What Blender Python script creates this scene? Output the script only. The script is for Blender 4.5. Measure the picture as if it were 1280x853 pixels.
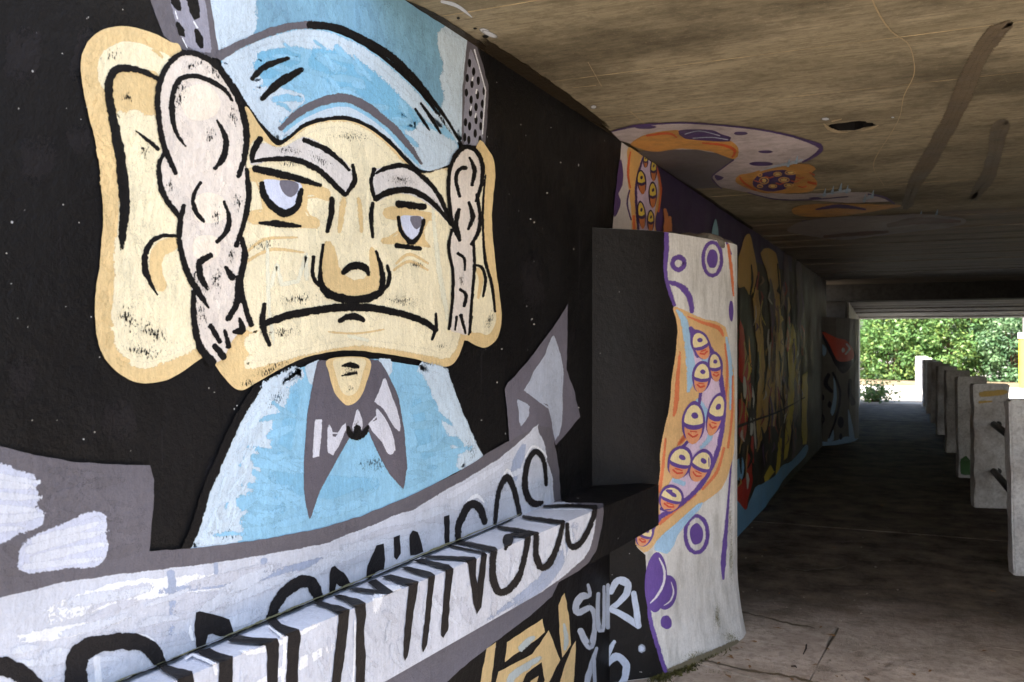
import bpy, bmesh, math, random
from mathutils import Vector, Matrix, noise as mnoise
from mathutils.geometry import tessellate_polygon

# ------------------------------------------------------------------ camera, sky, sun, exposure
for o in list(bpy.data.objects):
    bpy.data.objects.remove(o, do_unlink=True)
SC = bpy.context.scene
COL = SC.collection
F, CX, HY, CAMH = 1150.0, 640.0, 431.0, 1.6          # focal length, principal column, horizon row (photo pixels), eye height
TH = math.atan(525.0 / F)                             # camera turned left of the passage axis
S_, C_ = math.sin(TH), math.cos(TH)

cd = bpy.data.cameras.new('camera')
cam = bpy.data.objects.new('camera', cd); COL.objects.link(cam)
cam.location = (0, 0, CAMH)
cam.rotation_euler = (math.radians(90), 0, TH)
cd.sensor_width = 36; cd.lens = 36 * F / 1280
cd.shift_y = (HY - 426.5) / 1280
cd.clip_start = 0.05; cd.clip_end = 2000
cd.dof.use_dof = True; cd.dof.focus_distance = 3.1; cd.dof.aperture_fstop = 7.0
SC.camera = cam

SUN_EL, SUN_AZ = math.radians(53), math.radians(205)  # azimuth clockwise from +Y: behind and left of the camera
w = bpy.data.worlds.new('World'); SC.world = w; w.use_nodes = True
wn = w.node_tree
sky = wn.nodes.new('ShaderNodeTexSky'); sky.sky_type = 'NISHITA'; sky.sun_disc = False
sky.sun_elevation = SUN_EL; sky.sun_rotation = SUN_AZ
sky.air_density = 1.0; sky.dust_density = 3.6; sky.ozone_density = 1.0
wn.links.new(sky.outputs[0], wn.nodes['Background'].inputs[0])
wn.nodes['Background'].inputs[1].default_value = 0.13
sl = bpy.data.lights.new('sun', 'SUN'); sl.energy = 4.5; sl.angle = math.radians(0.6); sl.color = (1.0, 0.96, 0.9)
sun = bpy.data.objects.new('sun', sl); COL.objects.link(sun)
sd = Vector((math.sin(SUN_AZ) * math.cos(SUN_EL), math.cos(SUN_AZ) * math.cos(SUN_EL), math.sin(SUN_EL)))
sun.rotation_euler = sd.to_track_quat('Z', 'Y').to_euler()
SC.view_settings.view_transform = 'Standard'; SC.view_settings.look = 'None'
SC.view_settings.exposure = 2.27; SC.view_settings.gamma = 1
SC.view_settings.use_curve_mapping = False
SC.render.engine = 'CYCLES'
SC.cycles.transparent_max_bounces = 24
SC.cycles.diffuse_bounces = 6

# ------------------------------------------------------------------ helpers
RND = random.Random(7)
def lin(c):
    out = []
    for v in c:
        v = v / 255.0
        out.append(v / 12.92 if v <= 0.04045 else ((v + 0.055) / 1.055) ** 2.4)
    return out
def cam2w(xc, zc):                                    # camera right / forward -> world x, y
    return (xc * C_ - zc * S_, xc * S_ + zc * C_)
def px(x, y, z):                                      # world -> photo pixel
    zc = -x * S_ + y * C_; xc = x * C_ + y * S_
    return (CX + F * xc / zc, HY - F * (z - CAMH) / zc)
def at_z(x, y, z):                                    # pixel on a level sheet
    zc = (z - CAMH) * F / (HY - y); xc = (x - CX) / F * zc
    a, b = cam2w(xc, zc); return Vector((a, b, z))
def on_line(x, y, p, q, nrm, off):                    # pixel on the upright sheet through plan points p, q
    p = (p[0] + nrm[0] * off, p[1] + nrm[1] * off); q = (q[0] + nrm[0] * off, q[1] + nrm[1] * off)
    r = (x - CX) / F; dx, dy = cam2w(r, 1.0)
    ex, ey = q[0] - p[0], q[1] - p[1]
    den = dx * ey - dy * ex
    zc = (p[0] * ey - p[1] * ex) / den
    return Vector((dx * zc, dy * zc, CAMH + (HY - y) / F * zc))

class NT:
    def __init__(self, name):
        self.m = bpy.data.materials.new(name); self.m.use_nodes = True
        self.t = self.m.node_tree; self.t.nodes.clear()
        self.out = self.t.nodes.new('ShaderNodeOutputMaterial')
    def n(self, typ, **kw):
        nd = self.t.nodes.new(typ)
        for k, v in kw.items():
            if k.startswith('i_'):
                key = k[2:]; key = int(key) if key.isdigit() else key
                nd.inputs[key].default_value = v
            else: setattr(nd, k, v)
        return nd
    def l(self, a, b): self.t.links.new(a, b)
    def math(self, op, a, b=None, clamp=False):
        nd = self.n('ShaderNodeMath', operation=op); nd.use_clamp = clamp
        for i, v in enumerate((a, b)):
            if v is None: continue
            if isinstance(v, (int, float)): nd.inputs[i].default_value = v
            else: self.l(v, nd.inputs[i])
        return nd.outputs[0]
    def noise(self, vec, scale, detail=4, rough=0.55):
        nd = self.n('ShaderNodeTexNoise'); nd.inputs['Scale'].default_value = scale
        nd.inputs['Detail'].default_value = detail; nd.inputs['Roughness'].default_value = rough
        self.l(vec, nd.inputs['Vector']); return nd.outputs['Fac']
    def scaled(self, vec, s):
        nd = self.n('ShaderNodeMapping'); nd.inputs['Scale'].default_value = s
        self.l(vec, nd.inputs['Vector']); return nd.outputs[0]
    def ramp(self, fac, stops):
        nd = self.n('ShaderNodeValToRGB'); cr = nd.color_ramp
        while len(cr.elements) < len(stops): cr.elements.new(0.5)
        for e, (p, c) in zip(cr.elements, stops):
            e.position = p; e.color = (c, c, c, 1) if isinstance(c, (int, float)) else tuple(c) + (1,)
        self.l(fac, nd.inputs[0]); return nd.outputs[0]
    def mix(self, fac, a, b, blend='MIX'):
        nd = self.n('ShaderNodeMix', data_type='RGBA', blend_type=blend)
        ins = [nd.inputs[0], nd.inputs[6], nd.inputs[7]]
        for s, v in zip(ins, (fac, a, b)):
            if isinstance(v, (int, float)): s.default_value = v
            elif isinstance(v, (list, tuple)): s.default_value = tuple(v)[:3] + (1,)
            else: self.l(v, s)
        return nd.outputs[2]
    def bump(self, h, strength, dist, prev=None):
        nd = self.n('ShaderNodeBump'); nd.inputs['Strength'].default_value = strength; nd.inputs['Distance'].default_value = dist
        self.l(h, nd.inputs['Height'])
        if prev is not None: self.l(prev, nd.inputs['Normal'])
        return nd.outputs[0]
    def surf(self, col, rough, nrm=None, spec=0.35):
        b = self.n('ShaderNodeBsdfPrincipled')
        if isinstance(col, (list, tuple)): b.inputs['Base Color'].default_value = tuple(col)[:3] + (1,)
        else: self.l(col, b.inputs['Base Color'])
        if isinstance(rough, (int, float)): b.inputs['Roughness'].default_value = rough
        else: self.l(rough, b.inputs['Roughness'])
        b.inputs['Specular IOR Level'].default_value = spec
        if nrm is not None: self.l(nrm, b.inputs['Normal'])
        return b.outputs[0]
    def done(self, sh): self.l(sh, self.out.inputs[0]); return self.m

_pm = {}
def paint(rgb, dry=None, streak=0.2, speck=0.0, rough=0.55, grime=0.0):
    """house paint rolled and brushed over rough plaster. dry: None | 'brush' | 'stipple' | 'spray'."""
    key = (tuple(rgb), dry, streak, speck, rough, grime)
    if key in _pm: return _pm[key]
    t = NT('paint_%d_%d_%d%s' % (rgb[0], rgb[1], rgb[2], '_' + dry if dry else ''))
    P = t.n('ShaderNodeNewGeometry').outputs['Position']
    base = lin(rgb)
    sv = t.scaled(P, (7, 7, 1.6)); sh = t.scaled(P, (2, 2, 9))
    n1 = t.noise(sv, 2.5, 5, 0.6); n2 = t.noise(sh, 2.0, 4, 0.6); n3 = t.noise(P, 2.2, 3)
    v = t.math('ADD', t.math('MULTIPLY', n1, 0.35), t.math('ADD', t.math('MULTIPLY', n2, 0.25), t.math('MULTIPLY', n3, 0.7)))
    f = t.math('MULTIPLY', t.math('SUBTRACT', v, 0.65), streak * 4.0)
    f = t.math('ADD', f, 1.0)
    gn = t.math('ADD', t.math('MULTIPLY', t.math('SUBTRACT', t.noise(P, 85, 4, 0.7), 0.5), 0.42), t.math('MULTIPLY', t.math('SUBTRACT', t.noise(t.scaled(P, (60, 60, 9)), 2.0, 4, 0.7), 0.5), 0.35))
    f = t.math('ADD', f, gn)
    cc = t.n('ShaderNodeCombineColor')
    for i in range(3): t.l(f, cc.inputs[i])
    col = t.mix(1.0, base, cc.outputs[0], 'MULTIPLY')
    # tiny chips and drips of other paint
    vor = t.n('ShaderNodeTexVoronoi'); vor.inputs['Scale'].default_value = 16
    t.l(P, vor.inputs['Vector'])
    chip = t.math('LESS_THAN', vor.outputs['Distance'], t.math('MULTIPLY', t.math('SUBTRACT', t.noise(P, 5.0, 2), 0.455), 0.34 if speck else 0.07))
    if speck: col = t.mix(t.math('MULTIPLY', chip, speck), col, (0.45, 0.45, 0.45))
    else: col = t.mix(t.math('MULTIPLY', chip, 0.55), col, (0.05, 0.045, 0.045))
    if grime:
        g = t.ramp(t.noise(t.scaled(P, (5, 5, 1.5)), 2.0, 6, 0.7), [(0.45, 0.0), (0.72, 1.0)])
        col = t.mix(t.math('MULTIPLY', g, grime), col, (0.11, 0.10, 0.06))
    h1 = t.noise(P, 38, 5, 0.6); h2 = t.noise(P, 190, 3, 0.6); h3 = t.noise(P, 7, 3)
    nb = t.bump(h3, 0.5, 0.014)
    nb = t.bump(h1, 0.5, 0.007, nb); nb = t.bump(h2, 0.7, 0.0022, nb)
    rr = t.math('ADD', t.math('MULTIPLY', n3, 0.55), rough - 0.27)
    sh_ = t.surf(col, rr, nb, 0.22 if sum(rgb) < 150 else 0.4)
    if dry:
        uv = t.n('ShaderNodeUVMap').outputs[0]
        sx = t.n('ShaderNodeSeparateXYZ'); t.l(uv, sx.inputs[0])
        if dry == 'brush':
            nn = t.math('ADD', t.math('MULTIPLY', t.noise(P, 190, 3, 0.65), 0.65), t.math('MULTIPLY', t.noise(P, 55, 3, 0.6), 0.35))
            a = t.math('ADD', t.math('MULTIPLY', sx.outputs[1], 1.5), t.math('MULTIPLY', t.math('SUBTRACT', nn, 0.5), 4.6))
            a = t.math('MULTIPLY', t.math('SUBTRACT', a, 0.30), 6.0, True)
        elif dry == 'stipple':
            nn = t.noise(t.scaled(P, (1, 1, 0.5)), 240, 3, 0.65)
            a = t.math('ADD', t.math('MULTIPLY', sx.outputs[1], 0.75), t.math('MULTIPLY', t.math('SUBTRACT', nn, 0.5), 3.4))
            a = t.math('MULTIPLY', t.math('SUBTRACT', a, 0.64), 6.0, True)
        else:
            nn = t.noise(P, 400, 2, 0.6)
            a = t.math('ADD', t.math('MULTIPLY', sx.outputs[1], 1.9), t.math('MULTIPLY', t.math('SUBTRACT', nn, 0.5), 0.8))
            a = t.math('MULTIPLY', t.math('SUBTRACT', a, 0.25), 1.4, True)
        tr = t.n('ShaderNodeBsdfTransparent'); mx = t.n('ShaderNodeMixShader')
        t.l(a, mx.inputs[0]); t.l(tr.outputs[0], mx.inputs[1]); t.l(sh_, mx.inputs[2])
        sh_ = mx.outputs[0]
    _pm[key] = t.done(sh_)
    return _pm[key]

def concrete(name, a, b, scale=1.0, stain=(0.03, 0.025, 0.02), st=0.6, rough=0.85, bump=0.5, stretch=(1, 1, 1), spec=0.25, boards=None):
    t = NT(name)
    P = t.n('ShaderNodeNewGeometry').outputs['Position']
    V = t.scaled(P, stretch)
    n1 = t.noise(V, 1.3 * scale, 8, 0.65); n2 = t.noise(V, 14 * scale, 6, 0.7); n3 = t.noise(P, 95, 4, 0.65)
    col = t.mix(t.ramp(n1, [(0.3, 0.0), (0.7, 1.0)]), a, b)
    col = t.mix(t.math('MULTIPLY', t.ramp(n2, [(0.46, 0.0), (0.62, 1.0)]), 0.5), col, [x * 0.55 for x in a])
    s = t.ramp(t.noise(V, 0.55 * scale, 7, 0.72), [(0.47, 0.0), (0.66, 1.0)])
    col = t.mix(t.math('MULTIPLY', s, st), col, stain)
    col = t.mix(t.math('MULTIPLY', t.ramp(n3, [(0.6, 0.0), (0.8, 1.0)]), 0.35), col, [min(1, x * 1.7) for x in b])
    if boards:
        wv = t.n('ShaderNodeTexWave', wave_type='BANDS', bands_direction='Y'); wv.inputs['Scale'].default_value = boards
        wv.inputs['Distortion'].default_value = 1.0; wv.inputs['Detail'].default_value = 3; wv.inputs['Detail Scale'].default_value = 2
        t.l(P, wv.inputs['Vector'])
        gr = t.noise(t.scaled(P, (1.5, 40, 40)), 2.0, 5, 0.7)
        col = t.mix(t.math('MULTIPLY', t.ramp(gr, [(0.45, 0.0), (0.62, 1.0)]), 0.42), col, [x * 0.5 for x in a])
    nb = t.bump(n2, bump, 0.012); nb = t.bump(n3, bump, 0.003, nb)
    if boards: nb = t.bump(gr, 0.35, 0.004, nb)
    rr = t.math('ADD', t.math('MULTIPLY', n2, 0.3), rough - 0.15)
    return t.done(t.surf(col, rr, nb, spec))

def plain(name, rgb, rough=0.6, var=0.3, spec=0.3, scale=20):
    t = NT(name); P = t.n('ShaderNodeNewGeometry').outputs['Position']
    c = lin(rgb); n1 = t.noise(P, scale, 5, 0.65)
    col = t.mix(t.ramp(n1, [(0.3, 0.0), (0.7, 1.0)]), [x * (1 - var) for x in c], [min(1, x * (1 + var)) for x in c])
    return t.done(t.surf(col, rough, t.bump(n1, 0.3, 0.004), spec))

def link(name, bm, mats, parent=None, smooth=False):
    me = bpy.data.meshes.new(name); bm.to_mesh(me); bm.free()
    for m in (mats if isinstance(mats, (list, tuple)) else [mats]): me.materials.append(m)
    if smooth:
        for p in me.polygons: p.use_smooth = True
    o = bpy.data.objects.new(name, me); COL.objects.link(o)
    if parent is not None:
        o.parent = parent
        if parent.type == 'EMPTY': o.matrix_parent_inverse = Matrix.Translation(-Vector(parent.location))
    return o
def empty(name, label, cat, loc=(0, 0, 0), group=None):
    o = bpy.data.objects.new(name, None); COL.objects.link(o); o.location = loc
    o.empty_display_size = 0.2
    o['label'] = label; o['category'] = cat
    if group: o['group'] = group
    return o
def struct(o, label=None):
    o['kind'] = 'structure'
    return o
def box(bm, x0, x1, y0, y1, z0, z1, mi=0):
    vs = [bm.verts.new((x, y, z)) for z in (z0, z1) for (x, y) in ((x0, y0), (x1, y0), (x1, y1), (x0, y1))]
    fs = [(3, 2, 1, 0), (4, 5, 6, 7), (0, 1, 5, 4), (1, 2, 6, 5), (2, 3, 7, 6), (3, 0, 4, 7)]
    out = []
    for f in fs:
        fc = bm.faces.new([vs[i] for i in f]); fc.material_index = mi; out.append(fc)
    return out
def prism(bm, plan, z0, z1):                          # plan counter-clockwise
    lo = [bm.verts.new((x, y, z0)) for x, y in plan]; hi = [bm.verts.new((x, y, z1)) for x, y in plan]
    n = len(plan)
    bm.faces.new(hi); bm.faces.new(lo[::-1])
    for i in range(n):
        j = (i + 1) % n; bm.faces.new((lo[i], lo[j], hi[j], hi[i]))
def tube(bm, pts, rads, seg=8):
    rings = []
    for i, p in enumerate(pts):
        p = Vector(p)
        d = (Vector(pts[min(i + 1, len(pts) - 1)]) - Vector(pts[max(i - 1, 0)])).normalized()
        u = d.orthogonal().normalized(); v = d.cross(u)
        r = rads[i] if isinstance(rads, (list, tuple)) else rads
        rings.append([bm.verts.new(p + (u * math.cos(2 * math.pi * k / seg) + v * math.sin(2 * math.pi * k / seg)) * r) for k in range(seg)])
    for a, b in zip(rings, rings[1:]):
        for k in range(seg): bm.faces.new((a[k], a[(k + 1) % seg], b[(k + 1) % seg], b[k]))
    bm.faces.new(rings[0][::-1]); bm.faces.new(rings[-1])

# ------------------------------------------------------------------ the place: main measures (metres)
WX = -1.45                      # face of the mural wall
CEIL = 2.645                    # underside of the first deck
LZ = 0.938                      # top of the ledge
LB0, LB1 = 0.700, 0.745         # underside of the ledge, near and at the pier
def ledge_x(y): return -1.351 + 0.0614 * (y - 1.415)
LY0, LY1 = 0.6, 4.25
LWX = -1.385                    # face of the wall below the ledge
DK = 0.00013                    # one coat of paint
FW0, FW1 = (-1.45, 4.6), (-1.58, 15.9)   # far stretch of the wall

# ------------------------------------------------------------------ painted surfaces: where a stroke lies on wall, ledge, pier, deck
IN_A, IN_B = px(WX, 1.0, LZ), px(WX, 4.2, LZ)                     # ledge meets wall
OUT_A, OUT_B = px(ledge_x(1.0), 1.0, LZ), px(ledge_x(4.2), 4.2, LZ)   # outer edge of ledge
BOT_A, BOT_B = px(ledge_x(1.0), 1.0, LB0 - (LB1 - LB0) * 0.1), px(ledge_x(4.2), 4.2, LB1)
def side(p, a, b):              # >0 below the line in the picture
    L = math.hypot(b[0] - a[0], b[1] - a[1])
    return ((b[0] - a[0]) * (p[1] - a[1]) - (b[1] - a[1]) * (p[0] - a[0])) / L

class Surf:
    cuts = []; clip = None
    def __init__(self): self.layer = 0
class WallSurf(Surf):
    cuts = [(IN_A, IN_B), (OUT_A, OUT_B)]
    clip = (BOT_A, BOT_B)
    def map(self, x, y, k):
        o = k * DK
        si = side((x, y), IN_A, IN_B); so = side((x, y), OUT_A, OUT_B)
        if si < 0.25:
            return on_line(x, y, (WX, 0), (WX, 10), (1, 0), o)
        if so < -0.25:
            return at_z(x, y, LZ + o)
        return on_line(x, y, (ledge_x(0), 0), (ledge_x(10), 10), (1, -0.06), o)
class LowerSurf(Surf):
    def map(self, x, y, k): return on_line(x, y, (LWX, 0), (LWX, 10), (1, 0), k * DK)
class UpperFar(Surf):           # the wall beyond the near pier, same plane carried on
    def map(self, x, y, k): return on_line(x, y, FW0, FW1, (1, 0), k * DK * 2)
class CeilSurf(Surf):
    def map(self, x, y, k): return at_z(x, y, CEIL - 0.0012 - k * DK * 2)
class FloorSurf(Surf):
    def map(self, x, y, k): return at_z(x, y, 0.008 + k * 0.0008)
class PierSurf(Surf):
    def __init__(self, samples, ztop, flare=None):
        """samples: (pixel column, pixel row of the top edge)"""
        self.layer = 0; self.cols = [s[0] for s in samples]; self.pl = []
        for x, y in samples:
            zc = (ztop - CAMH) * F / (HY - y); self.pl.append(cam2w((x - CX) / F * zc, zc))
        self.cuts = [((c, 0), (c, 900)) for c in self.cols[1:-1]]
        if flare: self.cuts += [((0, r), (1280, r)) for r in range(690, 860, 6)]; self.layer = 5
        self.ztop = ztop; self.flare = flare
    def map(self, x, y, k):
        j = 0
        while j < len(self.cols) - 2 and x > self.cols[j + 1] + 1e-4: j += 1
        p, q = self.pl[j], self.pl[j + 1]
        d = Vector((q[0] - p[0], q[1] - p[1])).normalized(); n = (d.y, -d.x)
        v = on_line(x, y, p, q, n, k * DK)
        v.z = max(0.002, min(self.ztop - 0.0004, v.z))
        if self.flare:
            a = self.flare(x, v.z); v.x += n[0] * a; v.y += n[1] * a
        return v

def crom(pts, closed=False, step=3.0):
    """smooth curve through picture points carrying extra values"""
    n = len(pts); out = []
    if n < 3 and not closed:
        segs = 1
    rng = n if closed else n - 1
    def P(i): return pts[i % n] if closed else pts[max(0, min(n - 1, i))]
    for i in range(rng):
        p0, p1, p2, p3 = P(i - 1), P(i), P(i + 1), P(i + 2)
        L = math.hypot(p2[0] - p1[0], p2[1] - p1[1]); m = max(1, int(L / step))
        for j in range(m):
            t = j / m
            out.append(tuple(0.5 * ((2 * b) + (-a + c) * t + (2 * a - 5 * b + 4 * c - d) * t * t + (-a + 3 * b - 3 * c + d) * t ** 3)
                             for a, b, c, d in zip(p0, p1, p2, p3)))
    if not closed: out.append(tuple(pts[-1]))
    return out
def resample(pts, step=4.0):
    out = []; n = len(pts)
    for i in range(n):
        a, b = pts[i], pts[(i + 1) % n]
        L = math.hypot(b[0] - a[0], b[1] - a[1]); m = max(1, int(L / step))
        for j in range(m):
            t = j / m; out.append((a[0] + (b[0] - a[0]) * t, a[1] + (b[1] - a[1]) * t))
    return out

SPLIT = {'painted_purple_spot', 'painted_blue_streak', 'painted_orange_streak', 'painted_shine', 'paint_splash', 'pit', 'highlight', 'painted_window', 'painted_tentacle_edge', 'painted_figure', 'painted_tan_letter', 'tar_streak', 'lime_crack', 'painted_eye', 'painted_pupil', 'painted_eyebrow', 'painted_side_hair', 'painted_cap_side', 'painted_window_panel', 'painted_blue_stroke', 'painted_dark_mark'}
def inside(p, poly):
    c = False; n = len(poly); x, y = p
    for i in range(n):
        x1, y1 = poly[i]; x2, y2 = poly[i - 1]
        if (y1 > y) != (y2 > y) and x < (x2 - x1) * (y - y1) / (y2 - y1) + x1: c = not c
    return c
def brushwork(surf, poly, col, n, parent, ang=1.57, spread=.5, wid=(5, 13), ln=(18, 60), name='painted_brushwork'):
    """overlapping half-dry brush passes inside an area, each a little off the ground colour"""
    xs = [p[0] for p in poly]; ys = [p[1] for p in poly]; cols = []
    for k, f in enumerate((0.97, 1.025)):
        a = Art(surf); m = 0; tries = 0
        while m < n and tries < n * 30:
            tries += 1
            x, y = RND.uniform(min(xs), max(xs)), RND.uniform(min(ys), max(ys)); L = RND.uniform(*ln) / 2; t = ang + RND.uniform(-spread, spread)
            p0 = (x - L * math.cos(t), y - L * math.sin(t)); p1 = (x + L * math.cos(t), y + L * math.sin(t))
            if not (inside((x, y), poly) and inside(p0, poly) and inside(p1, poly)): continue
            w = RND.uniform(*wid); a.stroke([(*p0, w * .8), (x + RND.uniform(-3, 3), y + RND.uniform(-3, 3), w), (*p1, w * .7)], dry0=.5, dry1=.6); m += 1
        if m: a.lay(name, paint(tuple(min(255, int(v * f)) for v in col), 'brush'), parent)
        else: a.bm.free()
class Art:
    """one painted element: fills and strokes of a single colour, laid on a surface as one coat"""
    def __init__(self, surf):
        self.s = surf; self.bm = bmesh.new(); self.uv = self.bm.loops.layers.uv.new('UVMap'); self.z = 0.0; self.pid = self.bm.faces.layers.int.new('pid'); self.n = 0
    def fill(self, pts, smooth=True, jit=0.5, edge=0.0, step=4.0):
        pts = [(float(a), float(b)) for a, b in pts]
        pl = crom(pts, True, step) if smooth else resample(pts, step)
        ph = RND.random() * 100
        q = []
        for i, (x, y) in enumerate(pl):
            sp = (RND.random() ** 3) * (jit - .9) * 2.6 if jit > .9 else 0.0
            x += sp * (RND.random() - .5) * 2; y += sp * (RND.random() - .5)
            q.append((x + jit * 2.2 * mnoise.noise((i * 0.45, ph, 0)), y + jit * 2.2 * mnoise.noise((i * 0.45, ph, 9))))
        self.z += 0.03; self.n += 1; me_ = self.n
        vs = [self.bm.verts.new((x, y, self.z)) for x, y in q]
        for t in tessellate_polygon([[Vector((x, y, 0)) for x, y in q]]):
            try: f = self.bm.faces.new([vs[j] for j in t])
            except ValueError: continue
            f[self.pid] = me_
            for l in f.loops: l[self.uv].uv = (0, 1)
        if edge: self.stroke([(a, b, edge * (2.8 if edge >= 3 else 1.4)) for a, b in q[::3] + q[:1]], smooth=False, same=True)
        return self
    def stroke(self, pts, w=None, smooth=True, dry0=0.0, dry1=0.0, step=3.0, jit=0.10, same=False):
        """pts (x, y) + w list, or (x, y, w)"""
        if w is not None:
            if isinstance(w, (int, float)): w = [w] * len(pts)
            if len(w) < len(pts): w = list(w) + [w[-1]] * (len(pts) - len(w))
            pts = [(a, b, c) for (a, b), c in zip(pts, w)]
        pts = [tuple(float(v) for v in p) for p in pts]
        pl = crom(pts, False, step) if (smooth and len(pts) > 2) else None
        if pl is None:
            pl = []
            for a, b in zip(pts, pts[1:]):
                L = math.hypot(b[0] - a[0], b[1] - a[1]); m = max(1, int(L / step))
                pl += [tuple(p + (q - p) * j / m for p, q in zip(a, b)) for j in range(m)]
            pl.append(pts[-1])
        if len(pl) > 1 and not same:
            def cap(p, q):
                L = math.hypot(p[0] - q[0], p[1] - q[1]) or 1; u = ((p[0] - q[0]) / L, (p[1] - q[1]) / L)
                return [(p[0] + u[0] * p[2] * e, p[1] + u[1] * p[2] * e, p[2] * ww) for e, ww in ((.14, .86), (.26, .55), (.33, .2))]
            pl = cap(pl[0], pl[1])[::-1] + list(pl) + cap(pl[-1], pl[-2])
        self.z += 0.03; z = self.z
        if not same: self.n += 1
        n = len(pl); prev = None; ph = RND.random() * 100
        for i, (x, y, ww) in enumerate(pl):
            a = pl[max(0, i - 1)]; b = pl[min(n - 1, i + 1)]
            dx, dy = b[0] - a[0], b[1] - a[1]; L = math.hypot(dx, dy) or 1
            nx, ny = -dy / L, dx / L
            h = max(0.4, ww) * 0.60
            if same:                                   # feathered edge: narrow it in tight corners so it never folds over itself
                p0 = pl[i - 1 if i else n - 2]; p1 = pl[i + 1 if i < n - 1 else 1]
                u0 = (x - p0[0], y - p0[1]); u1 = (p1[0] - x, p1[1] - y); m0 = math.hypot(*u0) or 1; m1 = math.hypot(*u1) or 1
                turn = math.acos(max(-1, min(1, (u0[0] * u1[0] + u0[1] * u1[1]) / (m0 * m1))))
                h = min(h, 0.45 * min(m0, m1) / max(0.02, math.tan(min(1.5, turn / 2)))) if turn > .05 else h
            h1 = h * (1 + jit * 2 * mnoise.noise((i * 0.4, ph, 3))); h2 = h * (1 + jit * 2 * mnoise.noise((i * 0.4, ph, 7)))
            t = i / (n - 1)
            e = 1.0
            if dry0: e *= min(1, t / dry0 * 0.9 + 0.1)
            if dry1: e *= min(1, (1 - t) / dry1 * 0.9 + 0.1)
            i1, i2 = (h1 * .06, h2 * .06) if same else (max(h1 - 2.4, h1 * .3), max(h2 - 2.4, h2 * .3))
            row = [(self.bm.verts.new((x + nx * u, y + ny * u, z)), val) for u, val in ((h1, 0.0), (i1, e), (-i2, e), (-h2, 0.0))]
            if prev:
                for k in (0, 1, 2):
                    q4 = (prev[k], prev[k + 1], row[k + 1], row[k])
                    f = self.bm.faces.new([v for v, _ in q4]); f[self.pid] = self.n
                    for lp, (_, val) in zip(f.loops, q4): lp[self.uv].uv = (t, val)
            prev = row
        return self
    def ell(self, cx, cy, rx, ry, rot=0.0, seg=26, soft=False, jit=0.06):
        c, s = math.cos(rot), math.sin(rot); ph = RND.random() * 100
        ring = []; self.z += 0.03; z = self.z; self.n += 1
        for i in range(seg):
            a = 2 * math.pi * i / seg; k = 1 + jit * 2 * mnoise.noise((math.cos(a) * 1.5, math.sin(a) * 1.5, ph))
            u, v = rx * k * math.cos(a), ry * k * math.sin(a)
            ring.append(self.bm.verts.new((cx + u * c - v * s, cy + u * s + v * c, z)))
        if soft:
            m = self.bm.verts.new((cx, cy, z))
            for i in range(seg):
                f = self.bm.faces.new((ring[i], ring[(i + 1) % seg], m)); f[self.pid] = self.n
                for lp, val in zip(f.loops, (0, 0, 1)): lp[self.uv].uv = (0, val)
        else:
            f = self.bm.faces.new(ring); f[self.pid] = self.n
            for lp in f.loops: lp[self.uv].uv = (0, 1)
        return self
    def ring(self, cx, cy, rx, ry, w, rot=0.0):
        c, s = math.cos(rot), math.sin(rot)
        pts = []
        for i in range(17):
            a = 2 * math.pi * i / 16; u, v = rx * math.cos(a), ry * math.sin(a)
            pts.append((cx + u * c - v * s, cy + u * s + v * c, w))
        return self.stroke(pts, step=2.5)
    def lay(self, name, mat, parent, label=None):
        bm = self.bm; s = self.s
        s.layer += 1; k = s.layer; zm = max(0.9, self.z)
        bmesh.ops.triangulate(bm, faces=[f for f in bm.faces if len(f.verts) > 4], ngon_method='EAR_CLIP')
        for a, b in s.cuts:
            nrm = Vector((b[1] - a[1], -(b[0] - a[0]), 0)).normalized()
            bmesh.ops.bisect_plane(bm, geom=bm.verts[:] + bm.edges[:] + bm.faces[:], dist=1e-5, plane_co=(a[0], a[1], 0), plane_no=nrm)
        if s.clip:
            a, b = s.clip
            nrm = Vector((-(b[1] - a[1]), b[0] - a[0], 0)).normalized()
            bmesh.ops.bisect_plane(bm, geom=bm.verts[:] + bm.edges[:] + bm.faces[:], dist=1e-5, plane_co=(a[0], a[1], 0), plane_no=nrm, clear_outer=True)
        for v in bm.verts: v.co = s.map(v.co.x, v.co.y, k + 0.9 * v.co.z / zm)
        sm = isinstance(s, PierSurf)
        if self.n > 1 and name in SPLIT:
            o = None
            for i in range(1, self.n + 1):
                b2 = bm.copy(); lay2 = b2.faces.layers.int['pid']
                bmesh.ops.delete(b2, geom=[f for f in b2.faces if f[lay2] != i], context='FACES')
                if len(b2.faces): o = link(name, b2, mat, parent, sm)
                else: b2.free()
            bm.free(); return o
        o = link(name, bm, mat, parent, sm)
        if label: o['label'] = label
        return o

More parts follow.
